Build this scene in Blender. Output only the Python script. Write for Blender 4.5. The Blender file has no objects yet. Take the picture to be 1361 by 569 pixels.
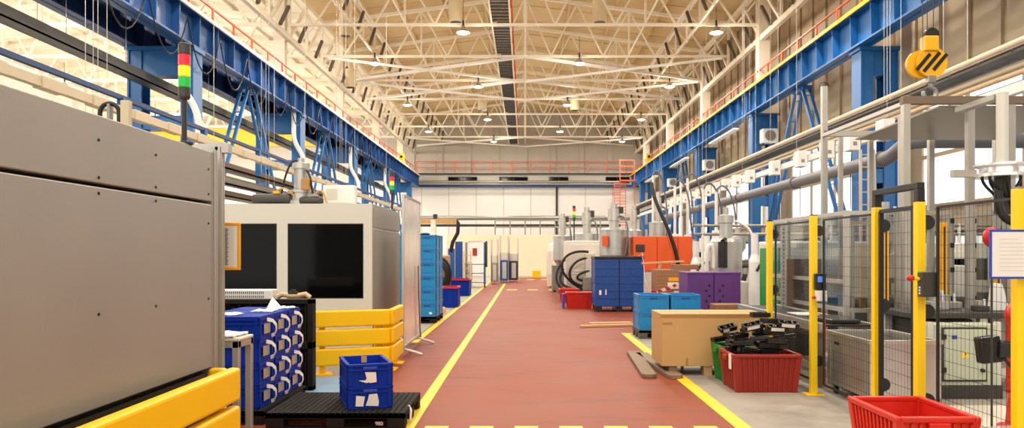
import bpy, math, random
from mathutils import Vector, Matrix, Euler

random.seed(7)
SC = bpy.context.scene
COL = SC.collection
R = math.radians
# camera: eye 1.5 m above the floor at the origin, looking along +Y (1000 px focal length, horizon at y=337, vanishing point x=698)
FOC, VX, VY, EYE = 1000.0, 698.0, 337.0, 1.5
def PX(x, d): return (x - VX) * d / FOC
def PZ(y, d): return EYE - (y - VY) * d / FOC
ORD = ['first', 'second', 'third', 'fourth', 'fifth', 'sixth', 'seventh', 'eighth', 'ninth', 'tenth', 'eleventh', 'twelfth',
       'thirteenth', 'fourteenth', 'fifteenth', 'sixteenth', 'seventeenth', 'eighteenth', 'nineteenth', 'twentieth']

# ------------------------------------------------------------------ materials
def lin(c):
    return tuple(((v / 255.0) / 12.92 if v / 255.0 <= 0.04045 else ((v / 255.0 + 0.055) / 1.055) ** 2.4) for v in c[:3])

MATS = {}
def mat(name, rgb, rough=0.5, metal=0.0, var=0.12, scale=4.0, bump=0.0, bscale=40.0, spec=0.5, rvar=0.08, stretch=None, dirt=None, dstretch=None):
    m = bpy.data.materials.new(name); m.use_nodes = True
    nt = m.node_tree; N = nt.nodes; L = nt.links
    b = N['Principled BSDF']
    c = lin(rgb)
    tc = N.new('ShaderNodeTexCoord')
    mp = N.new('ShaderNodeMapping'); L.new(tc.outputs['Object'], mp.inputs['Vector'])
    if stretch: mp.inputs['Scale'].default_value = stretch
    no = N.new('ShaderNodeTexNoise'); no.inputs['Scale'].default_value = scale; no.inputs['Detail'].default_value = 6
    L.new(mp.outputs['Vector'], no.inputs['Vector'])
    mx = N.new('ShaderNodeMix'); mx.data_type = 'RGBA'
    mx.inputs[6].default_value = tuple(max(0, v * (1 - var)) for v in c) + (1,)
    mx.inputs[7].default_value = tuple(min(1, v * (1 + var)) for v in c) + (1,)
    L.new(no.outputs['Fac'], mx.inputs[0])
    out = mx.outputs[2]
    if dirt:
        n2 = N.new('ShaderNodeTexNoise'); n2.inputs['Scale'].default_value = dirt[1]; n2.inputs['Detail'].default_value = 8; n2.inputs['Roughness'].default_value = 0.65
        if dstretch:
            m3 = N.new('ShaderNodeMapping'); m3.inputs['Scale'].default_value = dstretch; L.new(tc.outputs['Object'], m3.inputs['Vector']); L.new(m3.outputs['Vector'], n2.inputs['Vector'])
        else: L.new(tc.outputs['Object'], n2.inputs['Vector'])
        rp = N.new('ShaderNodeMapRange'); rp.inputs[1].default_value = dirt[2]; rp.inputs[2].default_value = dirt[3]
        L.new(n2.outputs['Fac'], rp.inputs[0])
        m2 = N.new('ShaderNodeMix'); m2.data_type = 'RGBA'; m2.inputs[7].default_value = lin(dirt[0]) + (1,)
        L.new(out, m2.inputs[6]); L.new(rp.outputs[0], m2.inputs[0]); out = m2.outputs[2]
    L.new(out, b.inputs['Base Color'])
    b.inputs['Metallic'].default_value = metal
    b.inputs['Specular IOR Level'].default_value = spec
    mr = N.new('ShaderNodeMapRange'); mr.inputs[3].default_value = max(0.03, rough - rvar); mr.inputs[4].default_value = min(1, rough + rvar)
    L.new(no.outputs['Fac'], mr.inputs[0]); L.new(mr.outputs[0], b.inputs['Roughness'])
    if bump:
        nb = N.new('ShaderNodeTexNoise'); nb.inputs['Scale'].default_value = bscale; nb.inputs['Detail'].default_value = 4
        L.new(mp.outputs['Vector'], nb.inputs['Vector'])
        bp = N.new('ShaderNodeBump'); bp.inputs['Strength'].default_value = bump; bp.inputs['Distance'].default_value = 0.02
        L.new(nb.outputs['Fac'], bp.inputs['Height']); L.new(bp.outputs['Normal'], b.inputs['Normal'])
    MATS[name] = m
    return m

def emis(name, rgb, strength, base=None):
    m = bpy.data.materials.new(name); m.use_nodes = True
    b = m.node_tree.nodes['Principled BSDF']
    b.inputs['Base Color'].default_value = lin(base or rgb) + (1,)
    b.inputs['Emission Color'].default_value = lin(rgb) + (1,)
    b.inputs['Emission Strength'].default_value = strength
    b.inputs['Roughness'].default_value = 0.4
    MATS[name] = m
    return m

def clear(name, rgb, trans=0.85, rough=0.05):
    m = bpy.data.materials.new(name); m.use_nodes = True
    nt = m.node_tree; N = nt.nodes; L = nt.links
    N.remove(N['Principled BSDF'])
    t = N.new('ShaderNodeBsdfTransparent'); t.inputs[0].default_value = lin(rgb) + (1,)
    g = N.new('ShaderNodeBsdfGlossy'); g.inputs['Roughness'].default_value = rough
    mx = N.new('ShaderNodeMixShader'); mx.inputs[0].default_value = 1 - trans
    L.new(t.outputs[0], mx.inputs[1]); L.new(g.outputs[0], mx.inputs[2])
    L.new(mx.outputs[0], N['Material Output'].inputs['Surface'])
    MATS[name] = m
    return m

# ------------------------------------------------------------------ mesh builder
class MB:
    def __init__(s): s.v = []; s.f = []; s.m = []; s.s = []
    def add(s, vs, fs, mi=0, smooth=False):
        b = len(s.v); s.v.extend(Vector(v) for v in vs)
        for f in fs:
            s.f.append(tuple(b + i for i in f)); s.m.append(mi); s.s.append(smooth)
        return s
    def box(s, x0, x1, y0, y1, z0, z1, mi=0):
        return s.add([(x0, y0, z0), (x1, y0, z0), (x1, y1, z0), (x0, y1, z0), (x0, y0, z1), (x1, y0, z1), (x1, y1, z1), (x0, y1, z1)],
                     [(0, 3, 2, 1), (4, 5, 6, 7), (0, 1, 5, 4), (1, 2, 6, 5), (2, 3, 7, 6), (3, 0, 4, 7)], mi)
    def cbox(s, c, size, rot=(0, 0, 0), mi=0):
        M = Euler(rot).to_matrix(); c = Vector(c); h = [v / 2 for v in size]
        vs = [c + M @ Vector((sx * h[0], sy * h[1], sz * h[2])) for sz in (-1, 1) for sx, sy in ((-1, -1), (1, -1), (1, 1), (-1, 1))]
        return s.add(vs, [(0, 3, 2, 1), (4, 5, 6, 7), (0, 1, 5, 4), (1, 2, 6, 5), (2, 3, 7, 6), (3, 0, 4, 7)], mi)
    def bar(s, p, q, w, h=None, mi=0, up=(0, 0, 1)):
        p, q = Vector(p), Vector(q); h = h or w
        d = (q - p).normalized(); u = Vector(up)
        if abs(d.dot(u)) > 0.98: u = Vector((0, 1, 0)) if abs(d.y) < .9 else Vector((1, 0, 0))
        a = d.cross(u).normalized(); u = a.cross(d).normalized()
        vs = [e + a * (sx * w / 2) + u * (sy * h / 2) for e in (p, q) for sx, sy in ((-1, -1), (1, -1), (1, 1), (-1, 1))]
        return s.add(vs, [(3, 2, 1, 0), (4, 5, 6, 7), (0, 1, 5, 4), (1, 2, 6, 5), (2, 3, 7, 6), (3, 0, 4, 7)], mi)
    def tube(s, p, q, r, n=8, r2=None, mi=0, caps=True):
        p, q = Vector(p), Vector(q); r2 = r if r2 is None else r2
        d = (q - p).normalized(); u = Vector((0, 0, 1)) if abs(d.z) < .9 else Vector((1, 0, 0))
        a = d.cross(u).normalized(); u = a.cross(d)
        cs = [(math.cos(2 * math.pi * i / n), math.sin(2 * math.pi * i / n)) for i in range(n)]
        A = [p + (a * c + u * t) * r for c, t in cs]; B = [q + (a * c + u * t) * r2 for c, t in cs]
        s.add(A + B, [(i, (i + 1) % n, n + (i + 1) % n, n + i) for i in range(n)], mi, True)
        if caps:
            s.add(A, [tuple(range(n))[::-1]], mi); s.add(B, [tuple(range(n))], mi)
        return s
    def path(s, pts, r, n=6, mi=0, closed=False):
        pts = [Vector(p) for p in pts]; k = len(pts); u = None; vs = []
        for i, p in enumerate(pts):
            d = ((pts[(i + 1) % k] - pts[i - 1]) if closed else (pts[min(i + 1, k - 1)] - pts[max(i - 1, 0)])).normalized()
            if u is None: u = Vector((0, 0, 1)) if abs(d.z) < .9 else Vector((1, 0, 0))
            a = d.cross(u)
            if a.length < 1e-4: a = d.cross(Vector((0.3, 1, 0.2)))
            a.normalize(); u = a.cross(d).normalized()
            vs += [p + (a * math.cos(2 * math.pi * j / n) + u * math.sin(2 * math.pi * j / n)) * r for j in range(n)]
        fs = []
        for i in range(k if closed else k - 1):
            i2 = (i + 1) % k
            fs += [(i * n + j, i * n + (j + 1) % n, i2 * n + (j + 1) % n, i2 * n + j) for j in range(n)]
        s.add(vs, fs, mi, True)
        if not closed:
            s.add(vs[:n], [tuple(range(n))[::-1]], mi); s.add(vs[-n:], [tuple(range(n))], mi)
        return s
    def lathe(s, prof, c=(0, 0, 0), n=24, axis='z', mi=0, smooth=True):
        c = Vector(c); vs = []
        for r, z in prof:
            for j in range(n):
                a = 2 * math.pi * j / n; x, y = r * math.cos(a), r * math.sin(a)
                vs.append(c + (Vector((x, y, z)) if axis == 'z' else Vector((x, z, y)) if axis == 'y' else Vector((z, x, y))))
        # hard profile corners: each band gets its own vertices
        for i in range(len(prof) - 1):
            A = vs[i * n:(i + 1) * n]; B = vs[(i + 1) * n:(i + 2) * n]
            s.add(A + B, [(j, (j + 1) % n, n + (j + 1) % n, n + j) if axis != 'y' else (n + j, n + (j + 1) % n, (j + 1) % n, j) for j in range(n)], mi, smooth)
        return s
    def prism(s, poly, z0, z1, mi=0):
        n = len(poly)
        s.add([(x, y, z0) for x, y in poly] + [(x, y, z1) for x, y in poly],
              [tuple(range(n))[::-1], tuple(range(n, 2 * n))] + [(i, (i + 1) % n, n + (i + 1) % n, n + i) for i in range(n)], mi)
        return s
    def sphere(s, c, r, n=14, mi=0, sc=(1, 1, 1)):
        c = Vector(c); k = n // 2; vs = []; fs = []
        for i in range(k + 1):
            t = math.pi * i / k
            for j in range(n):
                a = 2 * math.pi * j / n
                vs.append(c + Vector((r * sc[0] * math.sin(t) * math.cos(a), r * sc[1] * math.sin(t) * math.sin(a), r * sc[2] * math.cos(t))))
        for i in range(k):
            fs += [(i * n + j, (i + 1) * n + j, (i + 1) * n + (j + 1) % n, i * n + (j + 1) % n) for j in range(n)]
        return s.add(vs, fs, mi, True)
    def build(s, name, mats, parent=None, bevel=0.0, world=False, seg=2):
        if not isinstance(mats, (list, tuple)): mats = [mats]
        off = Vector((0, 0, 0))
        if parent is None:
            lo = [min(v[i] for v in s.v) for i in range(3)]; hi = [max(v[i] for v in s.v) for i in range(3)]
            off = Vector(((lo[0] + hi[0]) / 2, (lo[1] + hi[1]) / 2, lo[2]))
        elif world:
            off = wloc(parent)
        me = bpy.data.meshes.new(name)
        me.from_pydata([v - off for v in s.v], [], s.f)
        for m in mats: me.materials.append(m)
        me.polygons.foreach_set('material_index', s.m)
        me.polygons.foreach_set('use_smooth', s.s)
        me.update()
        o = bpy.data.objects.new(name, me); COL.objects.link(o)
        if parent is None: o.location = off
        else: o.parent = parent
        if bevel:
            b = o.modifiers.new('bevel', 'BEVEL'); b.width = bevel; b.segments = seg; b.limit_method = 'ANGLE'; b.angle_limit = R(50)
        return o

def wloc(o):
    v = Vector((0, 0, 0))
    while o is not None:
        v = v + Vector(o.location); o = o.parent
    return v
def thing(name, label, cat, loc=(0, 0, 0), rz=0.0, group=None):
    o = bpy.data.objects.new(name, None); COL.objects.link(o)
    o.empty_display_size = 0.1
    o.location = loc; o.rotation_euler = (0, 0, rz)
    return tag(o, label, cat, group)
def tag(o, label, cat, group=None):
    o['label'] = label; o['category'] = cat
    if group: o['group'] = group
    return o
def struct(name, mb, m, label=None, cat=None, group=None, bevel=0.0):
    o = mb.build(name, m, bevel=bevel); o['kind'] = 'structure'
    if label: o['label'] = label
    if cat: o['category'] = cat
    if group: o['group'] = group
    return o
def dup(root, loc, rz=None, label=None, group=None, rot=None):
    r = root.copy(); COL.objects.link(r); r.location = loc
    if rz is not None: r.rotation_euler = (0, 0, rz)
    if rot is not None: r.rotation_euler = rot
    if label: r['label'] = label
    if group: r['group'] = group
    def kids(a, b):
        for ch in [o for o in KID.get(a.name, [])]:
            c = ch.copy(); COL.objects.link(c); c.parent = b; kids(ch, c)
    build_kids()
    kids(root, r)
    return r
KID = {}
def build_kids():
    KID.clear()
    for o in COL.objects:
        if o.parent is not None: KID.setdefault(o.parent.name, []).append(o)
def arc(c, r, a0, a1, n, plane='xz'):
    out = []
    for i in range(n + 1):
        a = R(a0 + (a1 - a0) * i / n); u, w = r * math.cos(a), r * math.sin(a)
        out.append((c[0] + u, c[1], c[2] + w) if plane == 'xz' else (c[0], c[1] + u, c[2] + w) if plane == 'yz' else (c[0] + u, c[1] + w, c[2]))
    return out
def bez(p0, p1, p2, p3, n=14):
    p0, p1, p2, p3 = map(Vector, (p0, p1, p2, p3))
    return [p0 * (1 - t) ** 3 + p1 * 3 * t * (1 - t) ** 2 + p2 * 3 * t * t * (1 - t) + p3 * t ** 3 for t in [i / n for i in range(n + 1)]]

# ------------------------------------------------------------------ palette
M = {}
def dm(k, *a, **kw): M[k] = mat(k, *a, **kw)
dm('red_floor', (134, 63, 39), 0.56, 0, 0.10, 0.8, dirt=((84, 52, 44), 1.0, 0.54, 0.80), spec=0.22, rvar=0.10, dstretch=(.7, 2.2, 1))
dm('concrete', (158, 150, 138), 0.6, 0, 0.12, 1.5, dirt=((120, 112, 102), 0.8, 0.5, 0.75))
dm('line_yellow', (242, 196, 30), 0.5, 0, 0.06, 3, dirt=((190, 140, 40), 3.0, 0.62, 0.8))
dm('ceiling_cream', (212, 184, 136), 0.8, 0, 0.05, 0.4, stretch=(1, 1, 1))
dm('ceiling_pale', (232, 220, 196), 0.8, 0, 0.04, 0.4)
dm('truss_cream', (240, 230, 210), 0.55, 0, 0.05, 2)
dm('truss_white', (240, 236, 226), 0.5, 0, 0.04, 2)
dm('truss_dark', (92, 84, 72), 0.6, 0, 0.1, 2)
dm('wall_white', (236, 232, 226), 0.6, 0, 0.03, 0.3)
dm('wall_panel', (168, 149, 121), 0.6, 0, 0.06, 0.5, stretch=(1, 6, 0.3))
dm('wall_grey', (186, 180, 168), 0.7, 0, 0.06, 0.5)
dm('wall_cream', (240, 222, 190), 0.6, 0, 0.03, 0.5)
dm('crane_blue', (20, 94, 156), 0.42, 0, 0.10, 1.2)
dm('girder_blue_shaded', (22, 74, 134), 0.45, 0, 0.1, 1.2)  # crane blue darkened: shade on the left girder put into the colour
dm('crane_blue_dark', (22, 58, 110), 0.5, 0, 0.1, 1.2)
dm('rail_orange', (226, 88, 36), 0.5, 0, 0.06, 3)
dm('crane_yellow', (246, 190, 20), 0.45, 0, 0.05, 3)
dm('dark_steel', (58, 56, 54), 0.5, 0.4, 0.15, 4)
dm('black_steel', (30, 30, 31), 0.45, 0.2, 0.1, 4)
dm('grey_steel', (150, 146, 138), 0.4, 0.6, 0.1, 3)
dm('galvanised', (186, 184, 178), 0.38, 0.75, 0.12, 8)
dm('aluminium', (196, 192, 182), 0.35, 0.7, 0.06, 5)
dm('stainless', (236, 235, 232), 0.18, 0.55, 0.06, 2, stretch=(1, 1, 0.2))
dm('sheet_metal', (164, 160, 152), 0.38, 0.35, 0.07, 1.6, bump=0.03, bscale=120, rvar=0.06)
dm('machine_grey', (208, 205, 192), 0.42, 0.1, 0.04, 1.5)
dm('machine_white', (226, 220, 204), 0.4, 0, 0.05, 1.5)
dm('machine_dark', (64, 62, 58), 0.5, 0.2, 0.1, 3)
dm('black_gap', (18, 17, 16), 0.7, 0, 0.05, 3)
dm('window_black', (5, 6, 7), 0.08, 0, 0.05, 1, spec=0.14, rvar=0.02)
dm('barrier_yellow', (248, 196, 4), 0.42, 0, 0.05, 2, spec=0.3, dirt=((196, 136, 20), 4.0, 0.66, 0.85))
dm('crate_blue', (4, 46, 152), 0.5, 0, 0.10, 3, spec=0.16)
dm('crate_blue_dark', (14, 70, 146), 0.45, 0, 0.10, 3)
dm('crate_cyan', (18, 132, 196), 0.4, 0, 0.08, 3)
dm('crate_red', (206, 36, 20), 0.38, 0, 0.08, 3)
dm('crate_red_dark', (150, 34, 22), 0.45, 0, 0.10, 3)
dm('crate_green', (16, 122, 40), 0.45, 0, 0.10, 3)
dm('crate_purple', (98, 52, 124), 0.45, 0, 0.10, 3)
dm('pallet_black', (34, 30, 28), 0.75, 0, 0.25, 6, bump=0.1, spec=0.15)
dm('pallet_grey', (84, 82, 80), 0.6, 0, 0.15, 5)
dm('paper', (232, 228, 220), 0.7, 0, 0.05, 8)
dm('faint_print', (206, 202, 196), 0.7, 0, 0.03, 8)
dm('paper_grey', (168, 164, 160), 0.7, 0, 0.05, 8)
dm('kraft', (196, 156, 100), 0.7, 0, 0.05, 2)
dm('kraft_tape', (170, 122, 62), 0.35, 0, 0.06, 4)
dm('kraft_brown', (150, 108, 74), 0.55, 0, 0.10, 3)
dm('wood_old', (128, 106, 84), 0.7, 0, 0.22, 5, stretch=(8, 0.6, 8))
dm('wood_new', (206, 168, 116), 0.6, 0, 0.12, 5)
dm('film', (236, 238, 240), 0.25, 0, 0.08, 10)
dm('plastic_black', (20, 20, 21), 0.35, 0, 0.15, 8)
dm('rubber', (16, 16, 17), 0.5, 0, 0.1, 8)
dm('white_plastic', (232, 230, 224), 0.4, 0, 0.04, 4)
dm('white_pipe', (226, 224, 216), 0.4, 0, 0.04, 4)
dm('grey_pipe', (98, 98, 102), 0.45, 0, 0.06, 3)
dm('beige_trunk', (206, 190, 160), 0.5, 0, 0.06, 3)
dm('brown_tray', (120, 104, 88), 0.5, 0.4, 0.12, 3)
dm('post_yellow', (252, 212, 14), 0.38, 0, 0.04, 3)
dm('sign_orange', (246, 172, 20), 0.4, 0, 0.04, 3)
dm('sign_blue', (36, 66, 176), 0.4, 0, 0.04, 3)
dm('robot_red', (196, 34, 26), 0.38, 0, 0.05, 3)
dm('machine_orange', (222, 84, 20), 0.42, 0, 0.06, 2)
dm('machine_green', (40, 140, 60), 0.45, 0, 0.08, 3)
dm('cabinet_green', (186, 194, 172), 0.45, 0, 0.04, 3)
dm('hook_yellow', (236, 172, 14), 0.4, 0, 0.08, 4)
dm('pale_blue', (120, 150, 178), 0.6, 0, 0.1, 2)
dm('machine_blue', (40, 92, 160), 0.45, 0, 0.08, 3)
dm('brown_board', (104, 84, 66), 0.6, 0, 0.15, 4)
dm('vent_cream', (222, 206, 172), 0.5, 0, 0.05, 3)
dm('tan_pipe', (196, 170, 130), 0.5, 0, 0.08, 4)
M['lamp_red'] = emis('lamp_red', (235, 30, 50), 0.55)
M['lamp_amber'] = emis('lamp_amber', (250, 205, 20), 0.6)
M['lamp_green'] = emis('lamp_green', (20, 165, 60), 0.5)
M['bulb'] = emis('bulb', (255, 244, 226), 14.0)
M['sky_pane'] = emis('sky_pane', (246, 250, 255), 1.15)
M['sky_pane_dim'] = emis('sky_pane_dim', (226, 240, 240), 0.55)
M['screen'] = emis('screen', (70, 120, 200), 0.6)
M['clear_panel'] = clear('clear_panel', (236, 240, 240), 0.86)
M['clear_film'] = clear('clear_film', (240, 236, 230), 0.75, 0.2)
# ================================================================== the hall
Y0, Y1 = -14.0, 80.0           # the hall is open behind the camera
XC = 12.0                      # column lines at x = -12 and +12
CHORD, EAVE, RIDGE = 12.9, 15.1, 16.7
COLS = [1.5, 13.5, 25.5, 37.5, 49.5, 61.5, 73.5]
TR = [7.5 + 6 * i for i in range(12)]

def ribbed(mb, x0, x1, y0, y1, z): mb.box(x0, x1, y0, y1, z - .1, z)
floor = MB().box(-37, 13.2, Y0, Y1, -0.2, 0.0)
struct('floor', floor, M['concrete'], 'grey concrete floor of the factory hall', 'floor')
a = MB()
a.box(-1.95, 1.9, Y0, 14.1, 0, .004); a.box(-1.95, 3.3, 14.1, 47.0, 0, .004); a.box(-2.6, -1.95, 5.0, 9.0, 0, .004)
struct('floor_aisle', a, M['red_floor'], 'red brown painted aisle floor down the middle of the hall', 'floor')
struct('floor_pad', MB().box(-3.0, -1.72, 7.85, 9.1, .004, .008), M['pale_blue'], 'pale blue painted floor patch before the yellow guard rail', 'floor')
tn = [0]
def line(x0, x1, y0, y1, label):
    tn[0] += 1
    struct('trim_%d' % tn[0], MB().box(x0, x1, y0, y1, .004, .009), M['line_yellow'], label, 'floor marking')
line(-1.06, -.95, Y0, 37.0, 'long yellow floor line along the left lane of the aisle')
line(-1.92, -1.80, 12.6, 44.0, 'yellow floor line edging the aisle beside the blue crate tower')
line(1.80, 1.94, Y0, 14.1, 'yellow floor line edging the aisle beside the cardboard box')
line(1.94, 2.35, 13.96, 14.1, 'short yellow floor line across the corner of the grey bay')
line(1.55, 1.75, 21.9, 22.1, 'short yellow floor mark before the far red bin')
for i in range(9):
    x = -0.86 + i * 0.385
    if x + .2 < 1.8: line(x, x + .2, 6.38, 6.50, 'yellow crossing dash nearest the camera, %s from the left line' % ORD[i])
for r, (yy, w) in enumerate(((30.6, .6), (42.8, .7))):
    for i in range(4 if r == 0 else 3):
        x = -.75 + i * .85
        line(x, x + .42, yy, yy + w, 'small yellow dash in the %s crossing, %s from the left' % (('nearer far', 'farthest')[r], ORD[i]))

# roof decks
for nm, xa, xb in (('ceiling', -XC, XC + 1.2), ('ceiling', -36.5, -XC)):
    mid = (0 if xa > -20 else -24.2); mb = MB()
    for (p, q, zp, zq) in ((xa, mid, EAVE, RIDGE), (mid, xb, RIDGE, EAVE)):
        mb.add([(p, Y0, zp), (q, Y0, zq), (q, Y1, zq), (p, Y1, zp), (p, Y0, zp + .3), (q, Y0, zq + .3), (q, Y1, zq + .3), (p, Y1, zp + .3)],
               [(0, 3, 2, 1), (4, 5, 6, 7), (0, 1, 5, 4), (1, 2, 6, 5), (2, 3, 7, 6), (3, 0, 4, 7)])
        # purlins under the deck
        for k in range(1, 5):
            t = k / 5; x = p + (q - p) * t; z = zp + (zq - zp) * t
            mb.box(x - .06, x + .06, Y0, Y1, z - .2, z)
    for yy in [Y0 + 3 * i for i in range(int((Y1 - Y0) / 3))]:
        for (p, q, zp, zq) in ((xa, mid, EAVE, RIDGE), (mid, xb, RIDGE, EAVE)):
            mb.bar((p, yy, zp - .02), (q, yy, zq - .02), .04, .05)
    struct('ceiling', mb, M['ceiling_cream' if xa > -20 else 'ceiling_pale'], 'cream pitched roof deck over the %s' % ('main hall' if xa > -20 else 'neighbouring bay on the left'), 'ceiling')

def roof_z(x, mid): return RIDGE - (RIDGE - EAVE) * abs(x - mid) / 12.0
def truss(y, mid, label, grp, thin=1.0):
    mb = MB(); L_, R_ = mid - 11.8, mid + 11.8
    mb.bar((L_, y, CHORD), (R_, y, CHORD), .13 * thin, .13 * thin)
    for s in (-1, 1): mb.bar((mid, y, RIDGE - .32), (mid + s * 11.8, y, EAVE - .3), .16 * thin, .18 * thin)
    bots = [-10.5 + 3 * i for i in range(8)]
    for b in bots:
        for t in (b - 1.5, b + 1.5):
            mb.bar((mid + b, y, CHORD), (mid + t, y, roof_z(t, 0) - .35 if abs(t) < 11.9 else EAVE - .4), .085 * thin, .085 * thin)
    for t in (-6, 0, 6): mb.bar((mid + t, y, CHORD), (mid + t, y, roof_z(t, 0) - .35), (.10 if t else .2) * thin, .10 * thin)
    return struct('roof_truss', mb, M['truss_cream'], label, 'roof truss', grp)
for i, y in enumerate(TR):
    truss(y, 0, 'cream tubular roof truss across the main hall, %s from the camera' % ORD[i], 'main hall roof trusses')
    truss(y, -24.2, 'cream roof truss of the neighbouring bay on the left, %s from the camera' % ORD[i], 'left bay roof trusses', 1.25)
# plan bracing in the chord plane (bold white crosses) and longitudinal ties
xb_ = 0
for y in (25.5, 43.5, 49.5, 73.6):
    mb = MB()
    for s in (-1, 1):
        mb.bar((s * 11.4, y + 6, CHORD), (0, y, CHORD), .20, .16); mb.bar((s * 11.4, y, CHORD - .1), (0, y + 6, CHORD - .1), .15, .13)
    struct('roof_bracing', mb, M['truss_white'], 'white crossed roof bracing, %s pair from the camera' % ORD[xb_], 'roof bracing', 'white crossed roof bracing'); xb_ += 1
for x, nm in ((-6, 'left'), (6, 'right'), (0, 'centre')):
    struct('roof_tie', MB().bar((x, 7, CHORD + .1), (x, 79, CHORD + .1), .07, .07), M['truss_cream'], 'long thin cream roof tie along the %s of the truss chords' % nm, 'roof tie')

# side trusses along both column lines
for s, nm in ((-1, 'left'), (1, 'right')):
    x = s * 11.75; mb = MB(); dk = MB()
    zb, zt = 12.2, 14.8
    mb.bar((x, Y0, zb), (x, Y1, zb), .22, .26); mb.bar((x, Y0, zt), (x, Y1, zt), .22, .26)
    k = 0
    yy = 7.5
    while yy < 79:
        mb.bar((x, yy, zb), (x, yy + 3, zt), .13, .13); mb.bar((x, yy + 3, zb), (x, yy + 3, zt), .12, .12)
        dk.bar((x - s * .22, yy + .9, zb + .1), (x - s * .22, yy + 2.2, zb + 1.35), .14, .14)
        yy += 3
    o = struct('side_truss', mb, M['truss_cream'], 'long cream lattice truss above the %s crane girder' % nm, 'side truss')
    dk.build('dark_brace', M['truss_dark'], o, world=True)

for s, nm in ((-1, 'left'), (1, 'right')):
    x = s * 8.7; mb = MB(); dk = MB()
    mb.bar((x, 7, CHORD + .1), (x, 79, CHORD + .1), .10, .12); mb.bar((x, 7, 14.5), (x, 79, 14.5), .16, .2)
    yy = 7.5
    while yy < 79:
        mb.bar((x, yy + 3, CHORD), (x, yy + 3, 14.5), .09, .09); mb.bar((x, yy, CHORD), (x, yy + 3, 14.5), .07, .07)
        dk.bar((x - s * .1, yy + 1.2, CHORD + .2), (x - s * .1, yy + 2.6, 14.4), .13, .13); yy += 3
    o = struct('lattice_girder', mb, M['truss_cream'], 'cream lattice girder under the roof %s of the ridge' % nm, 'lattice girder')
    dk.build('dark_brace', M['truss_dark'], o, world=True)

# right wall: ribbed panels, window bands, back wall
wr = MB(); wr.box(13.05, 13.35, Y0, Y1, 0, 15.3)
for i in range(int((Y1 - Y0) / 1.5)):
    y = Y0 + 1.5 * i; wr.box(12.96, 13.06, y, y + .16, 6.6, 15.2)
for z in (2.2, 6.5, 10.9): wr.box(12.9, 13.06, Y0, Y1, z, z + .22)
struct('wall_right', wr, M['wall_panel'], 'tall beige panelled wall behind the blue columns', 'wall')
for i in range(len(COLS)):
    y0 = COLS[i] - 12 + .9; y1 = COLS[i] - .9
    if i == 0: continue
    pane = MB().box(13.0, 13.04, y0, y1, 3.0, 6.3)
    w = struct('window_%d' % i, pane, M['sky_pane'], 'bright translucent window band between the right columns, %s from the camera' % ORD[i - 1], 'window')
    fr = MB()
    for z in (2.95, 4.55, 6.2): fr.box(12.94, 13.0, y0, y1, z, z + .12)
    k = y0
    while k < y1 + .1: fr.box(12.93, 13.0, k - .07, k + .07, 2.95, 6.35); k += (y1 - y0) / 4
    fr.build('window_frame', M['wall_panel'], w, world=True)
    lowp = MB().box(12.99, 13.03, y0 + .2, y1 - .2, 1.0, 2.1)
    lowp.build('low_pane', M['sky_pane_dim'], w, world=True)
    lf = MB()
    k = y0 + .2
    while k < y1: lf.box(12.94, 12.99, k - .05, k + .05, .95, 2.15); k += (y1 - y0 - .4) / 6
    lf.box(12.94, 12.99, y0, y1, .92, 1.02); lf.box(12.94, 12.99, y0, y1, 2.08, 2.18)
    lf.build('low_frame', M['dark_steel'], w, world=True)
wb = MB(); wb.box(-37, 13.3, Y1, Y1 + .3, 9.0, 16.9)
for i in range(9): wb.box(-12 + i * 3 - .25, -12 + i * 3 + .25, Y1 - .12, Y1, 10.0, 15.5)
wob = struct('wall_back', wb, M['wall_grey'], 'grey upper end wall at the far end of the hall', 'wall')
lw = MB(); lw.box(-37, 13.3, Y1 - .05, Y1 + .2, 0, 8.7)
wow = struct('wall_back_lower', lw, M['wall_white'], 'white lower panels of the far end wall', 'wall')
g = MB()
for i in range(9): g.box(-11 + i * 2.9 - .03, -11 + i * 2.9 + .03, Y1 - .07, Y1 - .05, 3.5, 8.65)
g.build('panel_joint', M['wall_grey'], wow, world=True)
band = MB(); band.box(-12, 12, Y1 - .5, Y1 - .06, 8.75, 9.9)
bo = struct('trim_gallery', band, M['wall_grey'], 'beige gallery band across the far end wall', 'wall')
MB().box(-12, 12, Y1 - .9, Y1 - .5, 9.85, 9.95).build('gallery_deck', M['dark_steel'], bo, world=True)
MB().box(-12, 12, Y1 - .7, Y1 - .5, 8.5, 8.75).build('blue_ledge', M['crane_blue_dark'], bo, world=True)
for i, (xa, xb) in enumerate(((596, 634), (664, 701), (730, 755), (805, 836))):
    d = Y1 - .5
    mb = MB().box(PX(xa, d), PX(xb, d), d - .06, d + .0, PZ(243, d), PZ(235.5, d))
    w = struct('window_%d' % (20 + i), mb, M['window_black'], 'dark slit window in the gallery band, %s from the left' % ORD[i], 'window')
    fr = MB(); xa_, xb_2 = PX(xa, d), PX(xb, d); za, zb2 = PZ(243, d), PZ(235.5, d)
    for (p, q) in (((xa_, za), (xb_2, za)), ((xa_, zb2), (xb_2, zb2)), ((xa_, za), (xa_, zb2)), ((xb_2, za), (xb_2, zb2)), (((xa_ + xb_2) / 2, za), ((xa_ + xb_2) / 2, zb2))):
        fr.bar((p[0], d - .08, p[1]), (q[0], d - .08, q[1]), .05, .06)
    fr.build('window_frame', M['dark_steel'], w, world=True)
wl = MB(); wl.box(-37.3, -37, Y0, Y1, 0, 15.4)
struct('wall_left', wl, M['wall_white'], 'white outer wall of the neighbouring bay on the left', 'wall')
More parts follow.
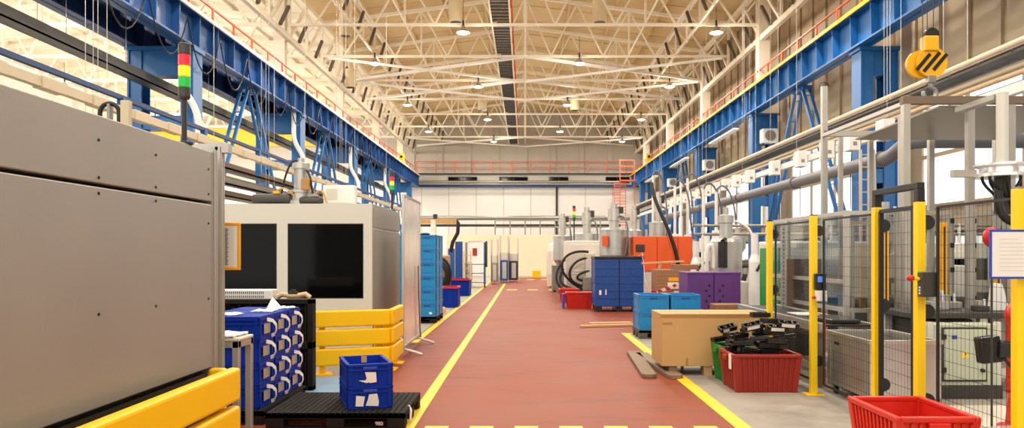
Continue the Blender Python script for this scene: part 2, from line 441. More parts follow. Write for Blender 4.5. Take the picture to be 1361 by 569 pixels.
for i in range(6):
    y0 = 4 + i * 12.5
    mb = MB().box(-37, -36.95, y0, y0 + 10, 3.0, 8.5)  # glowing panes added to the outer wall to light the left bay
    w = struct('window_%d' % (10 + i), mb, M['sky_pane'], 'tall glowing panel added to light the left bay, %s from the camera' % ORD[i], 'window')
    fr = MB()
    for k in range(6): fr.box(-36.95, -36.88, y0 + 2 * k - .06, y0 + 2 * k + .06, 3, 8.5)
    for z in (3, 4.8, 6.6, 8.4): fr.box(-36.95, -36.88, y0, y0 + 10, z, z + .12)
    fr.build('window_frame', M['wall_grey'], w, world=True)

# columns
def column(x, y, w, label, grp, s):
    mb = MB()
    # two boxed branches, with web plates and battens leaving openings
    bw = .42
    for e in (-1, 1):
        cx = x + e * (w / 2 - bw / 2)
        mb.box(cx - bw / 2, cx + bw / 2, y - .30, y - .26, 0, 8.4); mb.box(cx - bw / 2, cx + bw / 2, y + .26, y + .30, 0, 8.4)
        mb.box(cx - .02, cx + .02, y - .26, y + .26, 0, 8.4)
        mb.box(cx + e * bw / 2 - .03, cx + e * bw / 2 + .03, y - .36, y + .36, 0, 8.4)
    for z0, z1 in ((0, .9), (2.0, 2.4), (3.9, 4.3), (5.7, 6.1), (7.5, 8.4)):
        mb.box(x - w / 2 + .04, x + w / 2 - .04, y - .24, y - .20, z0, z1); mb.box(x - w / 2 + .04, x + w / 2 - .04, y + .2, y + .24, z0, z1)
    # inner rim of the openings
    for z in (.9, 2.0, 2.4, 3.9, 4.3, 5.7, 6.1, 7.5): mb.box(x - w / 2 + .4, x + w / 2 - .4, y - .27, y + .27, z - .03, z + .03)
    mb.box(x - w / 2 - .1, x + w / 2 + .1, y - .42, y + .42, 8.3, 8.42); mb.box(x - w / 2 - .12, x + w / 2 + .12, y - .45, y + .45, 0, .06)
    o = struct('steel_column', mb, M['crane_blue'], label, 'column', grp)
    up = MB(); xx = x + s * .25
    up.box(xx - .28, xx + .28, y - .22, y - .18, 9.5, EAVE); up.box(xx - .28, xx + .28, y + .18, y + .22, 9.5, EAVE); up.box(xx - .04, xx + .04, y - .18, y + .18, 9.5, EAVE)
    up.build('upper_shaft', M['truss_cream'], o, world=True)
    return o
for i, y in enumerate(COLS):
    column(11.85, y, 1.2, 'blue steel column of the right row, %s from the camera' % ORD[i], 'right blue columns', 0)
    column(-12.2, y, 2.15, 'wide blue steel column of the left row, %s from the camera' % ORD[i], 'left blue columns', 0)

# crane girders with stiffeners, rail strip; chevron braces below them
def girder(x, s, label, dark=False, strip=True, top=9.6, bot=8.42):
    mb = MB(); m = M['crane_blue_dark'] if dark is True else M['girder_blue_shaded'] if dark else M['crane_blue']
    mb.box(x - .02, x + .02, Y0, Y1 - 1, bot, top)
    mb.box(x - .30, x + .30, Y0, Y1 - 1, top - .05, top); mb.box(x - .26, x + .26, Y0, Y1 - 1, bot, bot + .06)
    y = Y0 + .5
    while y < Y1 - 1:
        mb.add([(x - .26, y, bot + .06), (x + .26, y, bot + .06), (x + .29, y, top - .05), (x - .29, y, top - .05),
                (x - .26, y + .03, bot + .06), (x + .26, y + .03, bot + .06), (x + .29, y + .03, top - .05), (x - .29, y + .03, top - .05)],
               [(0, 1, 2, 3), (7, 6, 5, 4), (0, 4, 5, 1), (1, 5, 6, 2), (2, 6, 7, 3), (3, 7, 4, 0)])
        y += 1.5
    o = struct('crane_girder', mb, m, label, 'crane girder')
    if strip:
        MB().box(x - s * .36 - .035, x - s * .36 + .035, Y0, Y1 - 1, top - .07, top + .05).build('edge_strip', M['crane_yellow'] if s > 0 else M['truss_cream'], o, world=True)
    MB().box(x - .05, x + .05, Y0, Y1 - 1, top, top + .14).build('crane_rail', M['dark_steel'], o, world=True)
    return o
girder(11.3, 1, 'blue crane girder with yellow edge along the right side')
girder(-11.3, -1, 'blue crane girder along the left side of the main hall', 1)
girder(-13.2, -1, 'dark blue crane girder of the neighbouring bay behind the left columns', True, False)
wk = MB(); wk.box(-13.0, -11.6, Y0, Y1 - 1, 9.3, 9.38)
for i in range(30): wk.box(-13.0, -11.6, Y0 + 3 * i, Y0 + 3 * i + .08, 9.18, 9.3)
struct('walkway_slab', wk, M['dark_steel'], 'dark service walkway between the two left crane girders', 'walkway')
def brace(x, y, label, grp):
    mb = MB()
    for e in (-1, 1):
        for dx in (-.14, .14):
            mb.bar((x + dx, y + e * .35, 8.38), (x + dx, y + e * 4.9, 1.4), .12, .10)
        for k in range(9):
            t = (k + .5) / 9
            mb.bar((x - .14, y + e * (.35 + 4.55 * t), 8.38 - 6.98 * t), (x + .14, y + e * (.35 + 4.55 * t), 8.38 - 6.98 * t), .08, .03)
    mb.box(x - .2, x + .2, y - .6, y + .6, 8.25, 8.42)
    struct('chevron_brace', mb, M['crane_blue'], label, 'brace', grp)
for i, y in enumerate((31.5, 43.5, 55.5, 67.5)):
    if i in (0, 2): brace(11.6, y, 'blue chevron brace below the right girder, %s from the camera' % ORD[i // 2], 'right chevron braces')
    brace(-11.6, y, 'blue chevron brace below the left girder, %s from the camera' % ORD[i], 'left chevron braces')

# orange railings on the girders and on the gallery
def railing(x, ya, yb, z, label, along='y', x1=None, h=1.0):
    t = thing('safety_railing', label, 'railing', (x, ya, z))
    if along == 'y':
        n = int((yb - ya) / 2.0)
        for k, nm in ((h, 'top_rail'), (h * .5, 'middle_rail'), (.12, 'toe_rail')):
            MB().box(-.03, .03, 0, yb - ya, k - .03, k + .03).build(nm, M['rail_orange'], t)
        for i in range(n + 1):
            MB().box(-.035, .035, i * 2.0 - .035, i * 2.0 + .035, 0, h).build('post', M['rail_orange'], t)
    else:
        n = int((x1 - x) / 2.0)
        for k, nm in ((h, 'top_rail'), (h * .5, 'middle_rail')):
            MB().box(0, x1 - x, -.035, .035, k - .035, k + .035).build(nm, M['rail_orange'], t)
        for i in range(n + 1):
            MB().box(i * 2.0 - .04, i * 2.0 + .04, -.04, .04, 0, h).build('post', M['rail_orange'], t)
    return t
railing(11.62, 14, 78, 9.6, 'orange safety railing along the right crane girder')
railing(-11.62, 14, 78, 9.6, 'orange safety railing along the left crane girder')
railing(-11.4, Y1 - .75, 0, 9.95, 'orange gallery railing across the far end wall', 'x', 11.2, 1.25)

# high bay lamps and their light
lamp_n = {}
def lamp_mesh():
    t = thing('high_bay_lamp', 'x', 'lamp', (0, 0, 12.35))
    MB().lathe([(.05, .34), (.10, .32), (.13, .20), (.30, .06), (.34, 0), (.325, 0), (.28, .06), (.11, .19)], n=20).build('reflector', M['aluminium'], t)
    MB().sphere((0, 0, .02), .27, 16, sc=(1, 1, .38)).build('bulb', M['bulb'], t)
    MB().tube((0, 0, .33), (0, 0, .62), .05, 8).tube((0, 0, .6), (0, 0, 1.6), .012, 6).build('hanger', M['dark_steel'], t)
    return t
def lampw(): return 900.0
LAMPS = []
for i, y in enumerate((-5, 7, 19, 31, 43, 55, 67)):
    LAMPS.append((3.1, y, 'row right of the ridge', i)); LAMPS.append((-8.6, y, 'row beside the left girder', i))
for i, y in enumerate((1, 13, 25, 37, 49, 61, 73)):
    LAMPS.append((-3.05, y, 'row left of the ridge', i)); LAMPS.append((9.4, y, 'row beside the right girder', i))
first = None
ld = bpy.data.lights.new('lamp_light', 'AREA'); ld.shape = 'DISK'; ld.size = .6; ld.color = (1.0, .94, .85)
lb = bpy.data.lights.new('bay_light', 'AREA'); lb.shape = 'DISK'; lb.size = .6; lb.color = (1.0, .97, .93)
lbu = bpy.data.lights.new('bay_glow', 'POINT'); lbu.shadow_soft_size = .5; lbu.color = (1.0, .97, .92)
lu = bpy.data.lights.new('lamp_glow', 'POINT'); lu.shadow_soft_size = .4; lu.color = (1.0, .90, .74)
def put_lamp(x, y, label, grp, bay=False):
    global first
    if first is None:
        first = lamp_mesh(); t = first
    else:
        t = dup(first, (0, 0, 0))
    t.location = (x, y, 12.35); t['label'] = label; t['group'] = grp
    for dat, nm, dz in (((lb, 'bay_light', -.12), (lbu, 'bay_glow', -.5)) if bay else ((ld, 'lamp_light', -.12), (lu, 'lamp_glow', -.5))):
        o = bpy.data.objects.new(nm, dat); COL.objects.link(o); o.location = (x, y, 12.35 + dz)
for x, y, row, i in LAMPS:
    if y < 20:   # out of frame above the camera: only their light matters
        for dat, dz in ((ld, -.12), (lu, -.5)):
            o = bpy.data.objects.new('lamp_light', dat); COL.objects.link(o); o.location = (x, y, 12.35 + dz)
        continue
    put_lamp(x, y, 'round high bay lamp in the %s, %s visible from the camera' % (row, ORD[i - 2 if y != 31 and False else max(0, i - 2)]), 'high bay lamps of the main hall')
for i, y in enumerate((13, 25, 37, 49, 61, 73)):
    for j, x in enumerate((-18, -24, -30)):
        put_lamp(x, y, 'high bay lamp in the left bay, %s rank from the camera, %s from the hall' % (ORD[i], ORD[j]), 'high bay lamps of the left bay', True)

# roof ventilator drums
v0 = None
for i, (px, py, d, dia) in enumerate(((606, 16, 39.5, .75), (797, 16, 39.5, .75), (459, 34, 39.5, .65), (936, 20, 39.5, .6), (641, 137, 57, .7), (764, 137, 57, .7), (466, 105, 48, .7))):
    zc = PZ(py, d); x = PX(px, d)
    mb = MB().lathe([(0, 0), (dia / 2 - .03, .0), (dia / 2 - .03, .04), (dia / 2, .04), (dia / 2, 1.15), (0, 1.15)], n=20)
    t = thing('roof_ventilator', 'cream round ventilator drum hanging below the roof, ' + ('nearest one left of the ridge', 'nearest one right of the ridge', 'near the left girder', 'near the right girder', 'far one left of the ridge', 'far one right of the ridge', 'far one near the left girder')[i], 'ventilator', (x, d, zc - .55), 0, 'roof ventilators')
    mb.build('drum', M['vent_cream'], t)
    MB().lathe([(0, -.01), (dia / 2 - .07, -.01), (dia / 2 - .07, .01)], n=20).build('opening', M['dark_steel'], t)
    MB().tube((0, 0, 1.15), (0, 0, roof_z(x, 0) - (zc - .55)), .14, 10).build('stub_pipe', M['vent_cream'], t)

# ridge catwalk with an orange handrail
cw = thing('ridge_catwalk', 'dark grated catwalk hanging below the roof ridge', 'catwalk', (-1.2, 20, 13.0))
gr = MB()
for i in range(118): gr.box(-.42, .42, i * .5, i * .5 + .28, 0, .05)
gr.build('grating', M['dark_steel'], cw)
MB().box(-.5, -.42, 0, 59, -.06, .12).build('stringer', M['truss_cream'], cw); MB().box(.42, .5, 0, 59, -.06, .12).build('stringer', M['truss_cream'], cw)
MB().box(.50, .55, 0, 59, 1.0, 1.06).build('handrail', M['rail_orange'], cw)
for i in range(20): MB().box(.50, .55, i * 3, i * 3 + .05, -.05, 1.0).build('handrail_post', M['rail_orange'], cw)

# yellow travelling crane in the neighbouring bay, hook block over the right side
yc = thing('bridge_crane', 'yellow travelling crane bridge in the neighbouring bay on the left', 'crane', (-24.5, 60, 9.7))
MB().box(-11.0, 11.0, -.5, .5, .3, 1.7).build('bridge_girder', M['crane_yellow'], yc, bevel=.03)
MB().box(-11.2, -10.2, -2, 2, 0, .7).build('end_carriage', M['crane_yellow'], yc); MB().box(10.2, 11.2, -2, 2, 0, .7).build('end_carriage', M['crane_yellow'], yc)

hb = thing('crane_hook_block', 'yellow crane hook block with black stripes hanging on steel ropes', 'crane hook', (PX(1237, 14), 14, PZ(131, 14)))
hb.scale = (.78,) * 3
def disc(mb, cx, cy, cz, r, th): mb.lathe([(0, -th / 2), (r, -th / 2), (r, th / 2), (0, th / 2)], (cx, cy, cz), 28, 'y')
d1 = MB(); disc(d1, .02, 0, .86, .36, .09); b1 = d1.build('sheave_guard', M['hook_yellow'], hb, bevel=.01)
st = MB()
for k in (-.22, -.02, .18):
    st.cbox((.02 + k, -.05, .86), (.085, .012, .6 if abs(k) < .1 else .5), (0, R(40), 0))
st.build('warning_stripe', M['black_steel'], b1)
d2 = MB(); disc(d2, -.2, .12, .84, .33, .09); d2.build('sheave_guard', M['hook_yellow'], hb, bevel=.01)
MB().cbox((-.02, .02, 1.3), (.34, .26, .36)).build('upper_housing', M['hook_yellow'], hb, bevel=.03)
w1 = MB(); disc(w1, 0, -.02, 1.5, .17, .12); w1.build('pulley', M['black_steel'], hb)
MB().cbox((0, .0, .45), (.2, .16, .18)).build('swivel', M['grey_steel'], hb, bevel=.02)
hk = MB()
pts = [(.0, 0, .42), (.0, 0, .28)] + arc((-.02, 0, .12), .15, 70, -200, 14)
hk.path(pts, .055, 8); hk.build('hook', M['grey_steel'], hb)
for dx, dy in ((-.3, 0), (-.12, .02), (.12, .02), (.32, -.0)):
    MB().tube((dx * .6, dy, 1.45 if abs(dx) < .2 else .95), (dx, dy, (12.88 - PZ(131, 14)) / .78), .011, 5).build('hanging_rope', M['dark_steel'], hb)

# orange caged ladder at the far right end
ol = thing('access_ladder', 'orange access ladder climbing to the far end of the right girder', 'ladder', (10.35, 75, 0))
for dx in (-.9, .55): MB().box(dx - .04, dx + .04, -.05, .05, 5.5 if dx < 0 else 3.5, 10.8).build('rail', M['rail_orange'], ol)
MB().box(-.36, -.30, -.05, .05, 3.5, 8.6).build('rail', M['rail_orange'], ol); MB().box(-1.5, -1.44, -.05, .05, 4.0, 8.6).build('rail', M['rail_orange'], ol)
for i in range(16): MB().box(-1.46, -.34, -.03, .03, 4.0 + i * .3, 4.06 + i * .3).build('rung', M['rail_orange'], ol)
for z in (9.6, 10.2, 10.8): MB().box(-.92, .6, -.05, .05, z - .04, z + .04).build('platform_rail', M['rail_orange'], ol)
MB().box(-.95, .6, -.5, .5, 8.7, 8.8).build('platform', M['rail_orange'], ol)

# pipes, trunking and trays along the hall
def long_run(name, label, cat, mb, m, bevel=0): return tag(mb.build(name, m, bevel=bevel), label, cat)
t = thing('cable_tray', 'dark overhead cable tray running through the openings of the left columns', 'cable tray', (-12.2, 10, 6.95))
MB().box(-.22, .22, 0, 60, 0, .04).box(-.22, -.19, 0, 60, 0, .30).box(.19, .22, 0, 60, 0, .30).build('tray', M['dark_steel'], t)
MB().box(-.17, .17, 0, 60, .04, .22).build('cable_bundle', M['rubber'], t)
for i in range(20): MB().tube((0, 1 + i * 3, .1), (0, 1 + i * 3, 2.23), .012, 5).build('hanger_wire', M['grey_steel'], t)
def trunk(x, z, ya, yb, label, step, m, bw=.05, bh=.06, boxes=True):
    t = thing('busbar_trunking', label, 'busbar trunking', (x, ya, z))
    MB().box(-bw, bw, 0, yb - ya, -bh, bh).build('duct', m, t)
    y = step * .6
    while y < yb - ya and boxes:
        MB().box(-bw - .02, bw + .02, y, y + step * .42, -bh - .018, bh + .018).build('joint_cover', m, t, bevel=.01); y += step
    k = 1.0
    while k < yb - ya: MB().tube((0, k, bh), (0, k, CHORD - z), .006, 5).build('hanger_rod', M['aluminium'], t); k += 6
    return t
trunk(-6.0, 3.62, 7.5, 38, 'beige overhead busbar trunking above the left machines', 1.1, M['beige_trunk'])
t = thing('support_rail', 'thin blue overhead rail above the left busbar trunking', 'rail', (-6.3, 7.5, 3.93))
MB().box(-.035, .035, 0, 36, -.035, .035).build('rail', M['crane_blue_dark'], t)
for i in range(12): MB().box(-.05, .05, 1.2 + 3 * i, 1.3 + 3 * i, -.6, .0).build('drop_bracket', M['crane_blue'], t)
for i, (x, z, w, m, lab) in enumerate(((-7.2, 3.5, .4, 'brown_tray', 'uppermost'), (-7.1, 3.15, .45, 'brown_tray', 'middle'), (-7.0, 2.8, .4, 'brown_tray', 'lowest'), (-6.7, 3.05, .09, 'grey_steel', 'narrow grey'))):
    mb = MB().box(x - w / 2, x + w / 2, 10, 34, z, z + .03).box(x - w / 2, x - w / 2 + .03, 10, 34, z, z + .14).box(x + w / 2 - .03, x + w / 2, 10, 34, z, z + .14)
    o = long_run('pipe_tray', 'brown metal pipe tray over the left machines, %s of the bundle' % lab, 'pipe tray', mb, M[m])
    for k in (12, 20, 28): MB().tube((x + w / 2 - .015, k, z), (x + w / 2 - .015, k, CHORD), .005, 5).build('hanger_rod', M['aluminium'], o, world=True)
# right side bundle
for i, (x, z, w, h, m, lab) in enumerate(((9.0, 5.35, .16, .16, 'beige_trunk', 'beige overhead pipe, uppermost of the right bundle'),
                                          (9.0, 5.12, .5, .05, 'dark_steel', 'dark cable tray just below the uppermost beige pipe'),
                                          (9.0, 4.92, .12, .12, 'beige_trunk', 'beige overhead pipe below the dark cable tray'),
                                          (8.9, 4.76, .10, .10, 'tan_pipe', 'tan overhead pipe, lowest of the right bundle'),
                                          (8.85, 5.22, .06, .09, 'brown_tray', 'thin brown overhead pipe just above the dark flat run'),
                                          (9.3, 5.02, .07, .09, 'truss_white', 'thin white overhead pipe behind the lower beige one'),
                                          (9.1, 4.62, .10, .10, 'crane_blue', 'blue rail under the right pipe bundle'))):
    mb = MB()
    if i in (0, 2, 3, 4, 5): mb.tube((x, 9, z), (x, 62, z), w / 2, 10)
    else: mb.box(x - w / 2, x + w / 2, 9, 62, z - h / 2, z + h / 2)
    if i == 1:
        for k in range(52): mb.box(x - .25, x + .25, 9.5 + k, 9.53 + k, z - .01, z + .06)
    nm_ = ('overhead_pipe', 'cable_tray', 'overhead_pipe', 'overhead_pipe', 'overhead_pipe', 'overhead_pipe', 'support_rail')[i]
    o = long_run(nm_, lab, {'overhead_pipe': 'pipe', 'cable_tray': 'cable tray', 'support_rail': 'rail'}[nm_], mb, M[m])
    for k in (14, 26, 38, 50):
        if i in (2, 3, 4, 5, 6):
            rx = (9.42, 9.46, 8.74, 9.50, 9.55)[i - 2]; MB().box(min(x, rx), max(x, rx), k + i, k + i + .04, z - .02, z + .02).tube((rx, k + i + .02, z), (rx, k + i + .02, CHORD), .006, 5).build('hanger_rod', M['aluminium'], o, world=True)
trunk(8.66, 4.4, 11, 60, 'white overhead busbar trunking along the right side', 3.0, M['white_plastic'], .08, .09, False)
tb = None
for i, y in enumerate([17.6, 19.4, 21.0, 23.0, 25.4, 28.2, 30.0, 31.6, 33.2, 34.8, 36.4, 38, 39.6, 41.2, 42.8, 44.4, 46.0, 47.6]):
    lab = 'white tap-off box on the right overhead trunking, %s from the camera' % ORD[i]
    if tb is None:
        tb = thing('tap_off_box', lab, 'electrical box', (8.42, y, 4.16), 0, 'tap-off boxes on the right trunking')
        MB().box(-.14, .14, -.2, .2, -.02, .46).build('housing', M['white_plastic'], tb, bevel=.015)
        MB().box(-.05, .05, -.205, -.2, .1, .2).build('switch', M['grey_steel'], tb)
        MB().path(bez((0, 0, 0), (0, .1, -.6), (.1, .3, -1.0), (.05, .2, -1.5)), .012, 5).build('cable', M['rubber'], tb)
    else: dup(tb, (8.42, y, 4.16), None, lab)
# big grey pipe with a double bend
pp = MB()
pts = [(8.25, 46, 3.62), (8.25, 17.2, 3.68), (8.25, 16.9, 3.71), (8.26, 16.6, 3.80), (8.30, 16.4, 3.89), (8.40, 16.3, 3.92), (8.6, 16.25, 3.93), (10.5, 16.25, 3.93), (12.8, 16.25, 3.93)]
pp.path(pts, .16, 14)
for y in (17.4, 23, 29, 35, 41): pp.lathe([(.16, -.05), (.19, -.05), (.19, .05), (.16, .05)], (8.25, y, 3.68 - (y - 17.2) * .0021), 14, 'y')
long_run('grey_pipe', 'thick grey overhead pipe with a double bend at its near end', 'pipe', pp, M['grey_pipe'])
# white downpipes on left columns
for i, y in enumerate((25.5, 37.5, 49.5, 61.5)):
    x = -11.05; mb = MB()
    pts = [Vector((x - .3, y - .6, 8.6))] + bez((x - .3, y - .6, 7.4), (x - .3, y - .6, 6.6), (x + .25, y - .6, 6.6), (x + .25, y - .6, 5.6), 10) + [Vector((x + .25, y - .6, 0.0))]
    mb.path(pts, .11, 10)
    long_run('downpipe', 'white bent downpipe on the left blue columns, %s from the camera' % ORD[i], 'pipe', mb, M['white_pipe'])['group'] = 'white downpipes'
uh = None
for i, y in enumerate((36.7, 48.7, 60.7)):
    lab = 'white unit heater on a right blue column, %s from the camera' % ORD[i]
    if uh is None:
        uh = thing('unit_heater', lab, 'heater', (11.85, y, 6.75), 0, 'unit heaters on the right columns')
        MB().box(-.38, .38, -.35, .15, .1, .8).build('casing', M['white_plastic'], uh, bevel=.05)
        MB().lathe([(0, -.02), (.26, -.02), (.26, .02), (0, .02)], (0, -.36, .45), 20, 'y').build('fan_grille', M['grey_steel'], uh)
        MB().box(-.3, -.2, -.1, .36, 0, .1).build('bracket', M['dark_steel'], uh); MB().box(.2, .3, -.1, .36, 0, .1).build('bracket', M['dark_steel'], uh)
    else: dup(uh, (11.85, y, 6.75), None, lab)
for x, nm in ((-11.3, 'left'), (11.3, 'right')):
    t = thing('crane_buffer', 'yellow crane stop block on the far end of the %s girder' % nm, 'buffer', (x, 69, 9.742))
    MB().box(-.22, .22, -.3, .3, 0, .9).build('block', M['crane_yellow'], t, bevel=.03); MB().lathe([(0, 0), (.12, 0), (.12, .16), (0, .16)], (0, -.46, .6), 14, 'y').build('rubber_pad', M['rubber'], t)
# festoon cable under the left girder
fp = []
y = 14.0
while y < 60:
    for k in range(9):
        t_ = k / 9; fp.append((-10.95, y + 2.6 * t_, 9.15 - 1.5 * 4 * t_ * (1 - t_)))
    y += 2.6
long_run('festoon_cable', 'dark festoon cable hanging in loops along the left girder', 'cable', MB().path(fp, .024, 6), M['rubber'])
# white trays hung under the right girder, no lamps in them
for i, y in enumerate((39.5, 51.5, 63.5)):
    t = thing('girder_tray', 'long white tray under the right girder, %s from the camera' % ORD[i], 'strip light', (11.1, y, 8.0), 0, 'trays under the right girder')
    MB().box(-.16, .16, 0, 5.4, 0, .10).build('casing', M['white_plastic'], t, bevel=.02)
    for k in (.6, 4.6): MB().box(-.03, .03, k, k + .06, .1, .43).build('hanger_bracket', M['crane_blue'], t)
long_run('downpipe', 'dark vertical downpipe on the white end wall right of the ridge line', 'pipe', MB().tube((3.34, 79.8, 0), (3.34, 79.8, 8.6), .10, 8), M['dark_steel'])
# ducts before the far wall
long_run('wall_duct', 'grey duct across the hall before the white end wall', 'duct', MB().tube((-10, 72, 4.9), (10, 72, 4.9), .22, 10), M['grey_steel'])
long_run('wall_duct', 'thin dark pipe across the hall below the grey duct', 'pipe', MB().tube((-10, 71, 4.15), (9, 71, 4.15), .12, 8), M['dark_steel'])
long_run('wall_duct', 'pale pipe across the hall above the gallery ledge', 'pipe', MB().tube((-11, 78.2, 8.95), (10, 78.2, 8.95), .13, 8), M['grey_steel'])
# ================================================================== kinds used on both sides
def pallet(name, label, loc, rz, L_, W_, h, m, group=None, slats=11, written=False):
    t = thing(name, label, 'pallet', loc, rz, group)
    dk = MB(); n = slats
    for i in range(n):
        x = i * L_ / n; dk.box(x + .004, x + L_ / n - .004, 0, W_, h - .022, h)
    for y in (0, W_ / 2 - .05, W_ - .10): dk.box(0, L_, y, y + .10, h - .045, h - .022)
    dk.box(0, L_, 0, .012, h - .05, h - .004); dk.box(0, .012, 0, W_, h - .05, h - .004); dk.box(L_ - .012, L_, 0, W_, h - .05, h - .004)
    dk.build('deck', m, t)
    bw = .15
    for i in range(3):
        for j in range(3):
            x = (0, L_ / 2 - bw / 2, L_ - bw)[i]; y = (0, W_ / 2 - bw / 2, W_ - bw)[j]
            MB().box(x, x + bw, y, y + bw, .02, h - .045).build('block', m, t, bevel=.008)
    for j in range(3):
        y = (0, W_ / 2 - .05, W_ - .10)[j]; MB().box(0, L_, y, y + .10, 0, .022).build('runner', m, t)
    return t

def crate_body(L_, W_, H_, wall=.018, base=.0, ribs=True):
    """open stacking crate: long axis x, W along y, floor at z=0"""
    mb = MB(); x, y = L_ / 2, W_ / 2
    mb.box(-x + .012, x - .012, -y + .012, y - .012, 0, .012)
    i = .014
    mb.box(-x + i, x - i, -y + i, -y + i + wall, 0, H_); mb.box(-x + i, x - i, y - i - wall, y - i, 0, H_)
    mb.box(-x + i, -x + i + wall, -y + i, y - i, 0, H_); mb.box(x - i - wall, x - i, -y + i, y - i, 0, H_)
    for z0, z1 in ((H_ - .022, H_), (H_ - .06, H_ - .045), (.0, .016)):   # rims
        k = .0 if z0 > H_ * .5 else .008
        mb.box(-x + k, x - k, -y + k, -y + i + .004, z0, z1); mb.box(-x + k, x - k, y - i - .004, y - k, z0, z1)
        mb.box(-x + k, -x + i + .004, -y + k, y - k, z0, z1); mb.box(x - i - .004, x - k, -y + k, y - k, z0, z1)
    if ribs:
        for sx in (-1, 1):
            for sy in (-1, 1):
                mb.box(*sorted((sx * (x - .004), sx * (x - .05))), *sorted((sy * (y - .004), sy * (y - i - .002))), .01, H_ - .02)
                mb.box(*sorted((sx * (x - .004), sx * (x - i - .002))), *sorted((sy * (y - .004), sy * (y - .05))), .01, H_ - .02)
        for k in (-.33, .33):
            for sy in (-1, 1): mb.box(k * x * 1.2 - .006, k * x * 1.2 + .006, *sorted((sy * (y - .004), sy * (y - i - .002))), .01, H_ - .05)
    return mb
def ribbed_bin(L_, W_, H_, m, t, ribs=9, handle=True):
    """tapered open bin with vertical ribs and a broad rolled rim; x long"""
    x, y = L_ / 2, W_ / 2; tp = .035; w = .012
    mb = MB()
    def ring(o, z): return [(-x + o, -y + o, z), (x - o, -y + o, z), (x - o, y - o, z), (-x + o, y - o, z)]
    a = ring(tp + .02, 0); b = ring(.02, H_); c = ring(.02 + w, H_); d = ring(tp + .02 + w, .014)
    vs = a + b + c + d
    fs = [(3, 2, 1, 0)] + [(i, (i + 1) % 4, 4 + (i + 1) % 4, 4 + i) for i in range(4)] + [(4 + i, 4 + (i + 1) % 4, 8 + (i + 1) % 4, 8 + i) for i in range(4)] + [(8 + i, 8 + (i + 1) % 4, 12 + (i + 1) % 4, 12 + i) for i in range(4)] + [(12, 13, 14, 15)]
    mb.add(vs, fs)
    body = mb
    for i in range(ribs):
        f = -1 + 2 * (i + .5) / ribs
        for s in (-1, 1):
            body.bar((f * (x - tp - .03), s * (y - tp - .02 + .004), .02), (f * (x - .03), s * (y - .02 + .004), H_ - .04), .022, .016, up=(0, 1, 0))
    nr = max(3, int(ribs * W_ / L_))
    for i in range(nr):
        f = -1 + 2 * (i + .5) / nr
        for s in (-1, 1):
            body.bar((s * (x - tp - .02 + .004), f * (y - tp - .03), .02), (s * (x - .02 + .004), f * (y - .03), H_ - .04), .022, .016, up=(1, 0, 0))
    for sx in (-1, 1):
        for sy in (-1, 1): body.bar((sx * (x - tp - .035), sy * (y - tp - .035), .0), (sx * (x - .028), sy * (y - .028), H_ - .02), .05, .05)
    body.build('body', m, t, bevel=.003)
    rm = MB(); e = .0
    rm.box(-x, x, -y, -y + .04, H_ - .035, H_ + .008); rm.box(-x, x, y - .04, y, H_ - .035, H_ + .008)
    rm.box(-x, -x + .04, -y + .04, y - .04, H_ - .035, H_ + .008); rm.box(x - .04, x, -y + .04, y - .04, H_ - .035, H_ + .008)
    rm.build('rim', m, t, bevel=.012)
    if handle:
        for s in (-1, 1): MB().box(s * x - .02, s * x + .02, -.07, .07, H_ - .085, H_ - .03).build('handle', m, t, bevel=.01)

def barrier_run(t, p, q, posts=True, m=None, ends=(1, 1), first=0, n=None):
    """three wide rails from p to q and plated posts behind them (local coordinates)"""
    m = m or M['barrier_yellow']
    p, q = Vector(p), Vector(q); d = (q - p).normalized(); nrm = Vector((-d.y, d.x, 0))
    for z0, z1 in ((.115, .325), (.355, .56), (.59, .795)):
        mb = MB(); c = Vector((0, 0, (z0 + z1) / 2))
        mb.bar(p + c, q + c, .075, z1 - z0); mb.build('rail', m, t, bevel=.022, seg=3)
    L_ = (q - p).length
    k = n if n is not None else max(2, int(L_ / 1.3) + 1)
    for i in range(k):
        c = p + d * (.14 + (L_ - .28) * i / max(1, k - 1)) + nrm * .075
        po = MB().bar(c, c + Vector((0, 0, .70)), .10, .07, up=tuple(d)).build('post', m, t, bevel=.008)
        MB().cbox(tuple(c + Vector((0, 0, .008)) - nrm * .02), (.24, .22, .016), (0, 0, math.atan2(d.y, d.x))).build('base_plate', m, po)

def signal_tower(label, loc, pole, h=.5, r=.033, group=None):
    t = thing('signal_tower', label, 'signal light', loc, 0, group)
    MB().tube((0, 0, 0), (0, 0, pole), r * .45, 12).build('pole', M['dark_steel'], t)
    MB().lathe([(0, 0), (r * 1.5, 0), (r * 1.5, .012), (r * .5, .02)], n=16).build('foot', M['dark_steel'], t)
    z = pole; s = h / 5
    MB().lathe([(0, z), (r * .8, z), (r * 1.02, z + s * .2), (r * 1.02, z + s), (0, z + s)], n=20).build('socket', M['machine_dark'], t); z += s
    for k, nm in (('lamp_green', 'green_lens'), ('lamp_amber', 'amber_lens'), ('lamp_red', 'red_lens')):
        e = MB().lathe([(0, z + .004), (r, z + .004), (r, z + s - .004), (0, z + s - .004)], n=20).build(nm, M[k], t); e['label'] = nm.replace('_', ' ')
        z += s
    MB().lathe([(0, z), (r * 1.02, z), (r * 1.02, z + s * .9), (r * .8, z + s), (0, z + s)], n=20).build('cap', M['machine_dark'], t)
    return t

